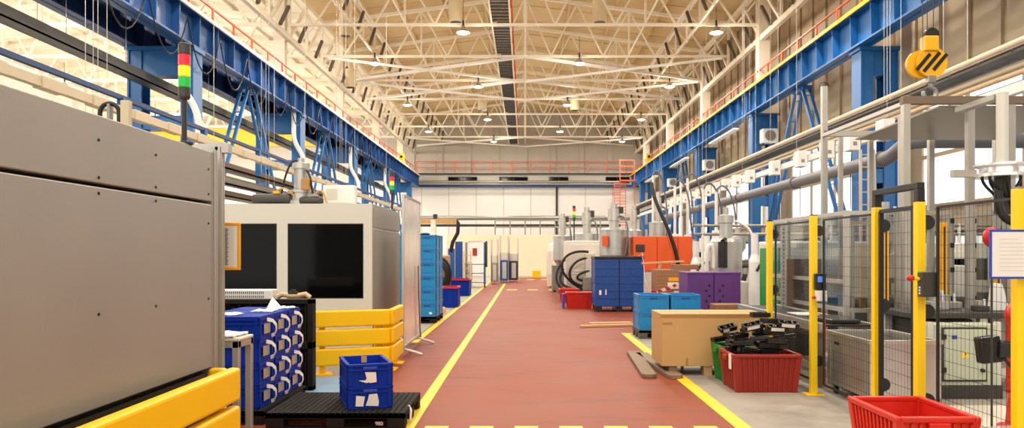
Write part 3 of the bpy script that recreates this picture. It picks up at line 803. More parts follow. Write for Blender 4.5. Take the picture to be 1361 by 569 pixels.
# ================================================================== left foreground: sheet metal enclosure
en = thing('machine_enclosure', 'large grey sheet metal machine enclosure beside the aisle', 'machine enclosure', (-3.25, 2.6, 0))
ya, yb = .4, 4.80
MB().box(-4.5, -2.03, ya, yb, .05, .74).build('base_panel', M['machine_dark'], en, world=True)
MB().box(-4.5, -2.06, ya, yb - .02, .74, 2.13).build('core', M['black_gap'], en, world=True)
MB().box(-2.06, -2.0, ya, yb, .775, 1.812).build('lower_panel', M['sheet_metal'], en, bevel=.006, world=True)
MB().box(-2.06, -2.0, ya, yb, 1.830, 2.15).build('upper_panel', M['sheet_metal'], en, bevel=.006, world=True)
MB().box(-4.5, -2.06, ya, yb, 2.13, 2.15).build('top_panel', M['sheet_metal'], en, world=True)
MB().box(-4.5, -2.0, yb, yb + .02, .3, 2.15).build('end_panel', M['sheet_metal'], en, world=True)
for px, py in ((131, 186), (207, 206), (131, 236), (207, 249), (131, 257), (207, 267), (131, 418), (207, 407), (277, 225), (277, 258), (277, 297), (277, 397)):
    d = 2.0 * FOC / (VX - px)
    MB().lathe([(.0075, 0), (.0075, .004), (0, .005)], (-2.0, d, PZ(py, d)), 8, 'x').build('screw', M['black_steel'], en, world=True)
for yy, z1 in ((4.86, 2.17), (5.10, 2.22)):
    x = -2.03 if yy < 5 else -2.08
    mb = MB(); mb.box(x - .03, x + .03, yy - .03, yy + .03, 0, z1)
    for e in (-.018, .018): mb.box(x + .03, x + .034, yy + e - .008, yy + e + .008, 0, z1); mb.box(x + e - .008, x + e + .008, yy - .034, yy - .03, 0, z1)
    mb.build('corner_post', M['aluminium'], en, world=True)
MB().box(-4.4, -2.0, 5.07, 5.13, 2.18, 2.24).build('top_rail', M['aluminium'], en, world=True)
mb = MB()
for i in range(42):
    z = 2.14 - i * .034
    mb.path([(-2.045 + (0.008 if i % 2 else 0) * math.cos(a), 4.95 + (0 if i % 2 else .008) * math.cos(a), z + .02 * math.sin(a)) for a in [2 * math.pi * k / 8 for k in range(8)]], .0035, 4, closed=True)
mb.build('chain', M['dark_steel'], en, world=True)

signal_tower('signal tower with red, amber and green lenses on the grey sheet metal enclosure', (PX(245, 4.5), 4.5, 2.153), .27, .335, .034)
hz = thing('cable_outlet', 'grey terminal post with a looped black hose on top of the sheet metal enclosure', 'cable outlet', (-2.28, 4.3, 2.153))
MB().box(-.025, .025, -.02, .02, 0, .22).build('post', M['beige_trunk'], hz, bevel=.004)
MB().box(-.10, -.085, -.02, .02, 0, .2).build('bracket', M['grey_steel'], hz)
MB().path([(-.15, 0, 0), (-.15, 0, .13)] + arc((-.095, 0, .15), .055, 180, 0, 10) + [(-.04, 0, .0)], .013, 8).build('hose', M['rubber'], hz)

fb = thing('guard_barrier', 'yellow three-rail guard barrier in front of the sheet metal enclosure', 'guard barrier', (-1.80, 2.4, 0))
barrier_run(fb, (0, -2.4, 0), (0, 2.27, 0), n=4)
barrier_run(fb, (-.04, 2.23, 0), (-.14, 2.23, 0), n=0)

# work table with a bag on it
wt = thing('work_table', 'small aluminium frame work table behind the sheet metal enclosure', 'table', (-2.45, 5.27, 0))
for sx in (-.42, .455):
    for sy in (-.07, .17): MB().box(sx - .022, sx + .022, sy - .022, sy + .022, 0, .895).build('leg', M['aluminium'], wt, bevel=.003)
fr = MB(); fr.box(-.44, .477, -.092, -.048, .85, .895).box(-.44, .477, .148, .192, .85, .895).box(-.44, -.398, -.05, .15, .85, .895).box(.433, .477, -.05, .15, .85, .895)
fr.build('frame', M['aluminium'], wt); MB().box(-.44, .477, -.092, .192, .897, .915).build('tabletop', M['machine_white'], wt, bevel=.003)
def crumple(sx, sy, h, nx, ny, seed, thick=.012):
    rnd = random.Random(seed); vs = []; fs = []
    for j in range(ny + 1):
        for i in range(nx + 1):
            e = min(i, nx - i, j, ny - j) / 2.0
            z = rnd.random() * h * min(1, .35 + e)
            vs.append(((i / nx - .5) * sx + rnd.uniform(-.01, .01), (j / ny - .5) * sy + rnd.uniform(-.01, .01), z + thick))
    n = len(vs); vs += [(x, y, z - thick if z - thick > 0 else 0) for x, y, z in vs]
    for j in range(ny):
        for i in range(nx):
            a = j * (nx + 1) + i; q = (a, a + 1, a + nx + 2, a + nx + 1); fs.append(q); fs.append(tuple(n + k for k in q[::-1]))
    rim = [i for i in range(nx + 1)] + [j * (nx + 1) + nx for j in range(1, ny + 1)] + [ny * (nx + 1) + i for i in range(nx - 1, -1, -1)] + [j * (nx + 1) for j in range(ny - 1, 0, -1)]
    for k in range(len(rim)):
        a, b = rim[k], rim[(k + 1) % len(rim)]; fs.append((a, n + a, n + b, b))
    return MB().add(vs, fs, 0, True)
o = crumple(.82, .28, .04, 14, 7, 3).build('plastic_bag', M['film']); o.location = (-2.42, 5.32, .917)
tag(o, 'flat white plastic bag lying on the aluminium work table', 'bag')

ib = thing('notice_board', 'white notice in an orange frame hung beside the enclosure posts', 'notice board', (-2.14, 5.2, 1.385))
fr = MB(); fr.box(-.2, .17, 0, .018, 0, .022).box(-.2, .17, 0, .018, .308, .33).box(-.2, -.178, 0, .018, .022, .308).box(.148, .17, 0, .018, .022, .308)
fr.build('frame', M['sign_orange'], ib, bevel=.005); MB().box(-.178, .148, .004, .012, .022, .308).build('sheet', M['paper'], ib)
tx = MB()
for i in range(34): tx.box(.055, .088 - (i * 7 % 4) * .003, .0025, .004, .035 + i * .0076, .035 + i * .0076 + .005)
tx.build('print_column', M['grey_steel'], ib)
MB().box(-.02, .0, .012, .10, .14, .18).box(.02, .06, -.04, .0, .33, .35).build('bracket', M['aluminium'], ib)

# ================================================================== stack of blue crates with paper straps, upright pallet
pallet('plastic_pallet', 'low black pallet under the stack of twelve blue crates', (-3.0, 6.55, 0), 0, .72, 1.27, .13, M['pallet_black'], 'black plastic pallets')
bc = None
rows = ('lowest', 'second from the floor', 'third from the floor', 'topmost')
cols = ('nearest column', 'middle column', 'rear column')
for c in range(3):
    for r in range(4):
        lab = 'blue crate with white paper strap, %s in the %s' % (rows[r], cols[c])
        y, z = 6.8 + c * .415, .132 + r * .2
        if bc is None:
            bc = thing('stacking_crate', lab, 'crate', (-2.63, y, z), 0, 'strapped blue crates')
            crate_body(.6, .4, .199).build('body', M['crate_blue'], bc)
            MB().box(.298, .301, -.09, .07, .05, .14).build('label_pocket', M['paper_grey'], bc)
            MB().box(.300, .3015, -.06, .0, .06, .12).build('torn_sticker', M['kraft'], bc)
            sp = [Vector(p) for p in ((.302, -.02, .175), (.335, .03, .16), (.352, .075, .12), (.35, .09, .07), (.335, .085, .03), (.315, .06, .022))]
            mb = MB()
            for a, b in zip(sp, sp[1:]): mb.bar(a, b, .034, .004, up=(1, 0, 0))
            mb.build('paper_strap', M['paper'], bc); t = bc
        else: t = dup(bc, (-2.63 + random.uniform(-.008, .008), y, z), None, lab)
        if r == 3: MB().box(-.29, .29, -.19, .19, .199, .212).build('lid', M['crate_blue'], t, bevel=.004)
lid = None
for c in range(3):
    o = crumple((.3, .2, .16)[c], (.2, .22, .16)[c], .02, 9, 7, 11 + c, .004).build('film_sheet', M['film'])
    o.location = ((-2.72, -2.5, -2.42)[c], 6.8 + c * .415, .132 + .8 + .015)
    tag(o, 'crumpled clear film on top of the strapped blue crates, %s' % cols[c], 'plastic film', 'film on the strapped crates')
o = MB().add([(0, 0, .0), (.12, 0, .0), (.13, .1, 0), (0, .1, 0), (.05, .04, .12)], [(0, 1, 4), (1, 2, 4), (2, 3, 4), (3, 0, 4), (3, 2, 1, 0)]).build('film_tuft', M['film']); o.location = (-2.50, 7.5, .95); tag(o, 'pointed tuft of clear film standing up on the blue crate stack', 'plastic film')

up = thing('upright_pallet', 'black plastic pallet standing upright behind the blue crate stack', 'pallet', (-3.55, 8.18, 0))
fr = MB(); W_, H_ = 1.24, 1.0
for x0, x1, z0, z1 in ((0, W_, 0, .06), (0, W_, H_ - .05, H_), (0, .05, 0, H_), (W_ - .06, W_, 0, H_), (0, W_, .46, .54)): fr.box(x0, x1, 0, .13, z0, z1)
for i in range(10): fr.box(.06 + i * .12, .085 + i * .12, .03, .10, .05, .96)
fr.build('frame', M['pallet_black'], up, bevel=.006)
MB().box(.03, W_ - .03, .09, .12, .03, H_ - .03).build('deck', M['pallet_black'], up)
for i in range(6):
    for z in (.12, .88):
        MB().lathe([(.05, -.02), (.05, .05), (.03, .05), (.03, -.02)], (.14 + i * .19, .03, z), 14, 'y').build('socket_ring', M['machine_dark'], up)

vh = thing('slotted_cover', 'white slotted cover lying behind the upright black pallet', 'machine cover', (-3.05, 8.42, .97))
cv = MB().box(-.5, .22, 0, .2, 0, .125); cv.build('body', M['white_plastic'], vh, bevel=.012)
sl = MB()
for r in range(2):
    for i in range(27): sl.box(-.46 + i * .022, -.449 + i * .022, -.001, .0, .03 + r * .045, .06 + r * .045)
sl.build('slots', M['machine_dark'], vh)
MB().box(-.5, .45, .02, .16, -.965, -.002).build('pedestal', M['machine_dark'], vh)
pf = thing('hose_coupling', 'beige hose and clamp coupling lying beside the slotted white cover', 'hose', (-2.72, 8.5, .97))
MB().path([(-.08, 0, .04), (-.02, 0, .07), (.06, 0, .05), (.14, 0, .05), (.24, 0, .07), (.29, 0, .03)], .03, 8).build('hose', M['tan_pipe'], pf)
MB().cbox((.1, 0, .09), (.1, .05, .03)).cbox((.1, 0, .115), (.05, .04, .02)).build('clamp', M['dark_steel'], pf)

# ================================================================== black pallet with two blue crates
pl = pallet('plastic_pallet', 'large black plastic pallet carrying two loose blue crates', (-2.20, 6.37, 0), 0, 1.18, .95, .15, M['pallet_black'], 'black plastic pallets', 24)
dg = bpy.data.curves.new('stencil', 'FONT'); dg.body = '980'; dg.size = .045; dg.extrude = .001
o = bpy.data.objects.new('stencil_number', dg); COL.objects.link(o); o.parent = pl; o.location = (.93, -.004, .045); o.rotation_euler = (R(90), 0, 0); dg.materials.append(M['paper'])
bpy.context.view_layer.update()
me = bpy.data.meshes.new_from_object(o); bpy.data.objects.remove(o)
o = bpy.data.objects.new('stencil_number', me); COL.objects.link(o); o.parent = pl; o.location = (.93, -.004, .045); o.rotation_euler = (R(90), 0, 0)
MB().path([(1.165, .30, .15), (1.19, .28, .12), (1.188, .27, .07), (1.19, .25, .03)], .012, 6).build('rope_tag', M['paper'], pl)
for k in range(2):
    t = thing('stacking_crate', ('lower blue crate with two torn stickers on the black pallet', 'upper open blue crate with one torn sticker on the black pallet')[k], 'crate', (-1.446, 6.806, .152 + k * .195), R(20), 'blue crates on the black pallet')
    crate_body(.4, .6, .194).build('body', M['crate_blue'], t, bevel=.002)
    MB().box(-.06, .06, -.304, -.295, .145, .17).build('grip', M['sign_blue'], t, bevel=.004)
    s = MB()
    if k: s.prism([(-.05, .045), (.0, .03), (.055, .035), (.05, .12), (-.045, .125), (-.03, .07)], -.002, 0).prism([(-.1, .055), (-.03, .03), (.0, .04), (-.05, .055)], -.003, -.001)
    else: s.prism([(-.125, .03), (-.06, .025), (-.045, .11), (-.12, .12)], -.002, 0).prism([(-.04, .03), (.07, .02), (.075, .06), (.06, .13), (-.01, .125), (-.02, .08)], -.002, 0)
    q = s.build('torn_sticker', M['paper'], t); q.rotation_euler = (R(90), 0, 0); q.location = (0, -.2995, 0)
    if k: MB().box(.0, .05, .262, .266, .13, .19).build('tape_scrap', M['kraft'], t)

# ================================================================== second machine and its barrier
m2 = thing('machine_cabinet', 'grey machine cabinet with two black windows behind the yellow barrier', 'machine', (-3.4, 11.5, 0))
xa, xb, yf, yk, zt = -4.95, -2.12, 10.42, 12.65, 2.19
sh = MB(); sh.box(xa, xb, yf + .05, yk, .12, zt - .01)
sh.build('body', M['machine_grey'], m2, world=True, bevel=.01)
f = MB()
wz0, wz1 = .875, 1.915
for x0, x1, z0, z1 in ((xa, xb, wz1, zt), (xa, xb, .14, wz0), (xa, -4.5, wz0, wz1), (-3.44, -3.29, wz0, wz1), (-2.24, xb, wz0, wz1)): f.box(x0, x1, yf, yf + .05, z0, z1)
f.build('front_panel', M['machine_grey'], m2, world=True)
for x0, x1, z0 in ((-4.5, -3.44, .965), (-3.29, -2.24, .875)):
    w = MB().box(x0, x1, yf + .012, yf + .04, z0, wz1).build('window', M['window_black'], m2, world=True)
    e = MB()
    for p0, p1, q0, q1 in ((x0, x1, wz1 - .012, wz1), (x0, x1, z0, z0 + .012), (x0, x0 + .012, z0, wz1), (x1 - .012, x1, z0, wz1)): e.box(p0, p1, yf + .004, yf + .012, q0, q1)
    e.build('seal', M['rubber'], w, world=True)
MB().box(-4.5, -3.44, yf + .001, yf + .05, .875, .965).build('sill_panel', M['machine_grey'], m2, world=True)
MB().box(xb - .001, xb + .012, yf + .02, yk, 1.87, zt).build('side_panel', M['sheet_metal'], m2, world=True, bevel=.004)
MB().box(xb - .001, xb + .012, yf + .02, yk, .14, 1.845).build('side_panel', M['sheet_metal'], m2, world=True, bevel=.004)
MB().box(xa + .1, xb - .06, yf + .1, yk - .1, 0, .12).build('plinth', M['machine_dark'], m2, world=True)

b2 = thing('guard_barrier', 'yellow angled guard barrier in front of the grey machine cabinet', 'guard barrier', (-2.62, 9.2, 0))
barrier_run(b2, (0, 0, 0), (.90, .34, 0), n=2); barrier_run(b2, (.91, .38, 0), (.90, 1.22, 0), n=2)

signal_tower('small signal tower standing on the grey machine cabinet', (PX(521, 12.1), 12.1, 2.19), .26, .36, .036)
hp = thing('material_hopper', 'small steel hopper on top of the grey machine cabinet', 'hopper', (PX(400, 11.3), 11.3, 2.19))
MB().lathe([(0, 0), (.2, 0), (.2, .10), (.17, .12), (.17, .22), (.2, .22), (.2, .25), (.1, .27), (.1, .58), (.0, .58)], n=24).build('drum', M['galvanised'], hp)
MB().lathe([(0, .58), (.13, .58), (.13, .66), (.05, .68), (.05, .74), (0, .74)], n=20).build('receiver', M['aluminium'], hp)
MB().box(.06, .18, -.2, -.1, .25, .42).build('junction_box', M['kraft_tape'], hp, bevel=.01)
MB().path(bez((.1, -.08, .55), (.2, -.1, .5), (.2, -.2, .2), (.28, -.15, .02)), .018, 6).build('cable', M['rubber'], hp)
MB().path(bez((-.05, -.02, .7), (-.2, 0, .75), (-.3, .05, .3), (-.34, .05, .02)), .015, 6).build('cable', M['rubber'], hp)
for i, (x, y, r, l, lab) in enumerate(((-3.15, 11.1, .06, .34, 'dark pump lying on the grey machine cabinet roof'), (-3.75, 11.2, .085, .6, 'long dark motor lying on the grey machine cabinet roof'))):
    t = thing('roof_motor', lab, 'motor', (x, y, 2.19))
    MB().lathe([(0, -l / 2), (r * .8, -l / 2), (r, -l / 2 + .04), (r, l / 2 - .04), (r * .6, l / 2), (0, l / 2)], (0, 0, r + .03), 16, 'x').build('housing', M['machine_dark'], t)
    MB().box(-l * .3, l * .3, -r, r, 0, .05).build('foot', M['dark_steel'], t); MB().cbox((.05, 0, 2 * r + .05), (.09, .06, .04)).build('terminal_box', M['sign_orange'] if i else M['grey_steel'], t)
    MB().path(bez((.05, 0, 2 * r + .06), (.2, -.1, 2 * r + .2), (l * .6, -.1, .16), (l * .7, 0, .02)), .014, 6).build('cable', M['kraft'], t)
t = thing('switch_box', 'pale junction box standing on the far edge of the machine cabinet roof', 'electrical box', (PX(452, 12.3), 12.3, 2.19))
MB().box(-.26, .26, -.1, .1, .12, .42).build('housing', M['white_plastic'], t, bevel=.02); MB().box(-.05, .05, -.05, .05, 0, .12).build('stand', M['grey_steel'], t)
MB().box(-.2, -.02, -.106, -.1, .18, .36).build('door', M['machine_grey'], t, bevel=.004)

# polished rolling screen
sc_ = thing('rolling_screen', 'tall polished steel screen on curved white feet beside the aisle', 'screen', (-1.77, 11.75, 0))
MB().box(-.006, .006, -.83, .83, .16, 2.33).build('panel', M['stainless'], sc_)
f = MB(); f.box(-.018, .018, -.86, -.83, .1, 2.36).box(-.018, .018, .83, .86, .1, 2.36).box(-.018, .018, -.83, .83, 2.33, 2.36).box(-.018, .018, -.83, .83, .13, .16)
f.build('frame', M['aluminium'], sc_)
for y in (-.72, .72):
    MB().path([(-.26, y, .02), (-.16, y, .055), (0, y, .10), (.16, y, .055), (.26, y, .02)], .018, 8).build('foot', M['white_plastic'], sc_)
MB().path([(.03, .5, 1.3), (.035, .52, .8), (.04, .6, .3), (.05, .68, .12)], .008, 5).build('cable', M['rubber'], sc_)

# cyan crate tower
pallet('plastic_pallet', 'black pallet under the tower of light blue folding crates', (-2.78, 16.15, 0), 0, .88, 1.24, .14, M['pallet_black'], 'black plastic pallets', 9)
def folding_crate(label, loc, L_, W_, H_, m, group, rz=0):
    t = thing('folding_crate', label, 'crate', loc, rz, group)
    crate_body(L_, W_, H_).build('body', m, t)
    x, y = L_ / 2, W_ / 2; mb = MB()
    for s in (-1, 1):
        mb.box(-x * .55, x * .55, *sorted((s * (y - .016), s * (y - .008))), H_ * .22, H_ * .72)
        mb.box(*sorted((s * (x - .016), s * (x - .008))), -y * .55, y * .55, H_ * .22, H_ * .72)
    mb.build('side_panels', m, t, bevel=.004)
    h = MB()
    for s in (-1, 1): h.box(-.07, .07, *sorted((s * (y - .003), s * (y + .002))), H_ * .76, H_ * .84)
    h.build('grip', M['crate_blue_dark'], t)
    return t
cc = None
for r in range(6):
    for k, (x, y, lab) in enumerate(((-2.11, 16.45, 'near right column'), (-2.11, 17.08, 'rear right column'), (-2.56, 16.45, 'near left column'))):
        label = 'light blue folding crate in the tower, %s, %s from the floor' % (lab, ORD[r])
        loc = (x, y, .142 + r * .293)
        if cc is None: cc = folding_crate(label, loc, .42, .6, .292, M['crate_cyan'], 'tower of light blue crates')
        else: dup(cc, loc, None, label)
MB().box(.05, .11, -.304, -.300, .05, .10).build('crate_tag', M['paper'], cc)
tag(MB().lathe([(0, 0), (.10, 0), (.12, .03), (.08, .05), (0, .055)], (-2.2, 16.5, .142 + 6 * .293 + .002), 14).build('dark_bundle', M['rubber']), 'dark bundle lying on top of the light blue crate tower', 'bundle')

# bins with red lids, wooden pallet
for i, (x0, x1, y, h, lab) in enumerate(((-2.31, -1.86, 21.2, .56, 'dark blue bin with red rim beside the wooden pallet'), (-2.85, -1.97, 27.0, .58, 'long dark blue bin with red rim beyond the nearer one'))):
    t = thing('parts_bin', lab, 'bin', ((x0 + x1) / 2, y, 0), 0, 'blue bins with red rims'); a, b = x1 - x0, .8 + .3 * i
    crate_body(a, b, h).build('body', M['crate_blue'], t)
    rm = MB(); rm.box(-a / 2 - .01, a / 2 + .01, -b / 2 - .01, -b / 2 + .03, h - .03, h + .02).box(-a / 2 - .01, a / 2 + .01, b / 2 - .03, b / 2 + .01, h - .03, h + .02).box(-a / 2 - .01, -a / 2 + .03, -b / 2, b / 2, h - .03, h + .02).box(a / 2 - .03, a / 2 + .01, -b / 2, b / 2, h - .03, h + .02)
    rm.build('rim', M['crate_red'], t)
t = thing('wooden_pallet', 'small wooden pallet between the crate tower and the blue bins', 'pallet', (-2.25, 18.7, 0))
for i in range(5): MB().box(-.26 + i * .1, -.18 + i * .1, -.4, .4, .12, .145).build('board', M['wood_new'], t)
for x in (-.24, -.03, .16): MB().box(x, x + .08, -.4, .4, 0, .12).build('block', M['wood_new'], t)
# ================================================================== right side, near: bins, box, planks
t = thing('ribbed_bin', 'empty bright red ribbed bin standing by the yellow safety fence', 'bin', (2.735, 5.35, 0)); t.rotation_euler = (0, 0, R(90))
ribbed_bin(.76, .57, .41, M['crate_red'], t, 12)
MB().box(-.381 + .04, -.36, -.06, .06, .3, .34).build('grip_recess', M['crate_red_dark'], t)
t = thing('ribbed_bin', 'dark red ribbed bin heaped with black plastic parts', 'bin', (2.60, 8.36, 0)); ribbed_bin(.75, .6, .41, M['crate_red_dark'], t, 12)
MB().cbox((-.378, -.20, .33), (.012, .07, .16)).cbox((-.378, -.20, .39), (.02, .05, .04)).build('label_card', M['paper'], t)
t = thing('ribbed_bin', 'green ribbed bin behind the dark red bin, also heaped with black parts', 'bin', (2.62, 8.905, 0)); ribbed_bin(.74, .46, .42, M['crate_green'], t, 12)

def black_part():
    mb = MB()
    mb.box(-.14, .14, -.065, .065, 0, .02).box(-.14, .14, -.065, -.048, .02, .065).box(-.14, .14, .048, .065, .02, .065).box(-.14, -.122, -.065, .065, .02, .065).box(.05, .068, -.048, .048, .02, .065)
    mb.box(.12, .165, -.032, .032, .0, .05).lathe([(.0, .02), (.03, .02), (.03, .068), (.018, .068), (.018, .03)], (-.04, 0, 0), 12)
    mb.v = [Vector((v.x * .72, v.y * .78, v.z * .8)) for v in mb.v]
    return mb
# pile the parts by dropping each one until it rests on those below (oriented box test)
HALF = Vector((.111, .052, .0275)); OFF = Vector((.009, 0, .0268))
def obb(loc, rot):
    m3 = Euler(rot).to_matrix(); return Vector(loc) + m3 @ OFF, [m3.col[k].copy() for k in range(3)], HALF
def hit(a, b):
    d = b[0] - a[0]
    if d.length > .27: return False
    ax = a[1] + b[1] + [p.cross(q) for p in a[1] for q in b[1]]
    for v in ax:
        l = v.length
        if l < 1e-3: continue
        v = v / l
        if abs(d.dot(v)) > sum(abs(p.dot(v)) * h for p, h in zip(a[1], a[2])) + sum(abs(p.dot(v)) * h for p, h in zip(b[1], b[2])) + .001: return False
    return True
ID3 = [Vector((1, 0, 0)), Vector((0, 1, 0)), Vector((0, 0, 1))]
def wallbox(x0, x1, y0, y1, z0, z1): return (Vector(((x0 + x1) / 2, (y0 + y1) / 2, (z0 + z1) / 2)), ID3, Vector(((x1 - x0) / 2, (y1 - y0) / 2, (z1 - z0) / 2)))
SOLID = []
def add_bin(cx, cy, sx, sy, h):
    for w_ in ((cx - sx, cx + sx, cy - sy, cy - sy + .062, 0, h + .012), (cx - sx, cx + sx, cy + sy - .062, cy + sy, 0, h + .012), (cx - sx, cx - sx + .062, cy - sy, cy + sy, 0, h + .012), (cx + sx - .062, cx + sx, cy - sy, cy + sy, 0, h + .012)):
        SOLID.append(wallbox(*w_))
def big_hit(a):
    for b in SOLID:
        d = b[0] - a[0]; ok = False
        for v in a[1] + ID3:
            if abs(d.dot(v)) > sum(abs(p.dot(v)) * h for p, h in zip(a[1], a[2])) + sum(abs(p.dot(v)) * h for p, h in zip(b[1], b[2])): ok = True; break
        if not ok: return True
    return False
PLACED = []
bp = None
def drop(x, y, rot, zmax=1.0):
    z = zmax; best = None
    while z > .03:
        o = obb((x, y, z), rot)
        if o[0].z - sum(abs(p.z) * h for p, h in zip(o[1], o[2])) < .022 or big_hit(o) or any(hit(o, q) for q in PLACED): break
        best = z; z -= .008
    return best
def heap(n, cx, cy, top, slope, x0, x1, y0, y1, where):
    global bp
    fails = 0
    while n > 0 and fails < 90:
        cand = []
        for _ in range(12):
            x = random.uniform(x0, x1); y = random.uniform(y0, y1)
            rot = (random.uniform(-.18, .18), random.uniform(-.18, .18), random.choice((0, 3.14)) + random.uniform(-.5, .5) + (1.57 if random.random() < .2 else 0))
            z = drop(x, y, rot, .95)
            if z is not None and z + .03 < top - slope * max(0, math.hypot(x - cx, (y - cy) * 1.3) - .05): cand.append((z, x, y, rot))
        if not cand: fails += 1; continue
        fails = 0; n -= 1
        z, x, y, rot = min(cand, key=lambda c: c[0]); PLACED.append(obb((x, y, z), rot))
        lab = 'plain black moulded plastic part in the heap on the %s bin' % where; g_ = 'plain black parts heaped on the %s bin' % where
        if bp is None:
            bp = thing('moulded_part', lab, 'plastic part', (x, y, z), 0, g_)
            black_part().build('housing', M['plastic_black'], bp, bevel=.004); bp.rotation_euler = rot
        else: dup(bp, (x, y, z), None, lab, g_, rot)
add_bin(2.60, 8.36, .375, .30, .41); add_bin(2.62, 8.905, .37, .23, .42)
heap(150, 2.64, 8.38, .80, .95, 2.30, 2.92, 8.14, 8.58, 'dark red')
heap(60, 2.45, 8.9, .60, .7, 2.32, 2.92, 8.76, 9.04, 'green')
for i, (x, y, rx, ry, rz, lab) in enumerate(((2.48, 8.22, .35, -.2, .1, 'tilted black part with a long white label at the middle of the heap'),
                                               (2.74, 8.19, .25, .03, -.05, 'flat black part with a white label on the heap, right of the tilted one'),
                                               (2.84, 8.14, .3, .08, -.1, 'black part with a white label nearest the rim at the right of the heap'),
                                               (2.38, 8.86, .4, -.2, .2, 'black part with a small white label on the green bin'),
                                               (2.62, 8.40, .05, .0, .1, 'black part lying flat on the very top of the heap'))):
    z = drop(x, y, (rx, ry, rz)) or .7
    PLACED.append(obb((x, y, z), (rx, ry, rz)))
    t = dup(bp, (x, y, z), None, lab, None, (rx, ry, rz))
    if 'group' in t: del t['group']
    if i < 4: MB().box(-.075, .065 if i < 3 else .0, -.0525, -.0508, .008, .044).build('white_label', M['paper'], t)

cb = thing('cardboard_box', 'large closed cardboard box on wooden blocks beside the yellow line', 'cardboard box', (2.33, 9.6, .115))
a, b, h = 1.31, .74, .64
m = MB().box(-a / 2, a / 2, -b / 2, b / 2, 0, h); m.build('carton', M['kraft'], cb, bevel=.006)
m = MB(); m.box(-a / 2, a / 2, -.004, .004, h + .001, h + .002); m.build('lid_seam', M['kraft_brown'], cb)
MB().box(-a / 2 - .001, a / 2 + .001, -b / 2 - .002, -b / 2 + .09, h - .045, h + .002).build('edge_tape', M['kraft_tape'], cb, bevel=.001)
MB().box(-a / 2 + .01, -a / 2 + .13, -b / 2 - .0025, -b / 2, h - .13, h - .10).box(-.36, -.33, -b / 2 - .0025, -b / 2, .0, .10).build('tape_strip', M['kraft_tape'], cb)
for i, (x, y) in enumerate(((1.82, 9.35), (2.25, 9.35), (2.8, 9.35))):
    tag(MB().box(x - .05, x + .05, y - .1, y + .1, 0, .113).build('support_block', M['wood_new'] if i in (1,) else M['wood_old'], bevel=.005),
        'wooden block under the cardboard box, ' + ('front left', 'pale one at the front', 'front right')[i], 'block', 'blocks under the cardboard box')
tag(MB().box(1.93, 1.96, 9.3, 9.34, 0, .112).build('caster_foot', M['rubber']), 'small black foot under the front of the cardboard box', 'foot')
for i, (p, q) in enumerate((((1.49, 9.0, .03), (1.60, 11.15, .03)), ((1.80, 8.93, .028), (1.70, 11.0, .028)))):
    d = (Vector(q) - Vector(p)); n = Vector((-d.y, d.x, 0)).normalized()
    p, q = Vector(p), Vector(q)
    poly = [p - n * .09 + d * .03, p - n * .04, p + n * .05, p + n * .09 + d * .03, q + n * .09, q - n * .09]
    mb = MB().prism([(v.x, v.y) for v in poly][::-1], .005 if i else .006, .055)
    tag(mb.build('floor_plank', M['wood_old'], bevel=.006), ('old grey plank lying on the red floor, clear of the cardboard box', 'old grey plank lying half under the cardboard box')[i], 'plank', 'old planks on the floor')
for i, (p, q, w) in enumerate((((1.12, 15.2, .03), (2.3, 15.5, .03), .10), ((1.35, 15.75, .03), (2.25, 15.95, .03), .14))):
    tag(MB().bar(p, q, w, .045).build('timber_batten', M['wood_new'], bevel=.005), ('thin timber batten on the floor, nearer of two', 'broad timber batten on the floor, farther of two')[i], 'batten', 'battens on the aisle floor')

# cyan crates on a grey pallet
pallet('plastic_pallet', 'grey pallet under the two light blue crate stacks', (2.0, 13.2, 0), 0, 1.12, .82, .15, M['pallet_grey'], None, 9)
f2 = None
for i, (x, r) in enumerate(((2.27, 0), (2.27, 1), (2.83, 0), (2.83, 1))):
    lab = 'light blue crate on the grey pallet, %s of the %s stack' % (('lower', 'upper')[r], ('left', 'right')[i // 2])
    loc = (x, 13.62, .152 + r * .31)
    if f2 is None: f2 = folding_crate(lab, loc, .53, .74, .308, M['crate_cyan'], 'light blue crates on the grey pallet')
    else: dup(f2, loc, None, lab)

# big blue pallet box
bb = thing('pallet_box', 'big dark blue pallet box on black feet in the aisle edge', 'pallet box', (2.41, 19.75, 0))
MB().box(-.61, .61, -.5, .5, .14, 1.36).build('body', M['crate_blue_dark'], bb)
f = MB()
for i in range(7): f.box(-.62, .62, -.515, -.5, .16 + i * .19, .19 + i * .19); f.box(-.625, -.61, -.5, .5, .16 + i * .19, .19 + i * .19)
for i in range(9): f.box(-.62 + i * .1525, -.60 + i * .1525, -.512, -.5, .14, 1.36)
f.box(-.625, -.61, -.51, -.46, .14, 1.36).box(-.625, -.61, .46, .51, .14, 1.36)
f.build('ribs', M['crate_blue_dark'], bb)
MB().box(-.012, .012, -.516, -.5, .14, 1.36).build('seam', M['black_gap'], bb)
MB().box(-.64, .64, -.53, .53, 1.36, 1.43).build('lid', M['plastic_black'], bb, bevel=.015)
for x in (-.6, -.08, .44): MB().box(x, x + .16, -.48, .48, 0, .14).build('foot', M['plastic_black'], bb)
MB().box(-.52, -.46, -.518, -.515, .44, .56).box(-.36, -.33, -.518, -.515, .44, .58).build('sticker', M['paper'], bb)

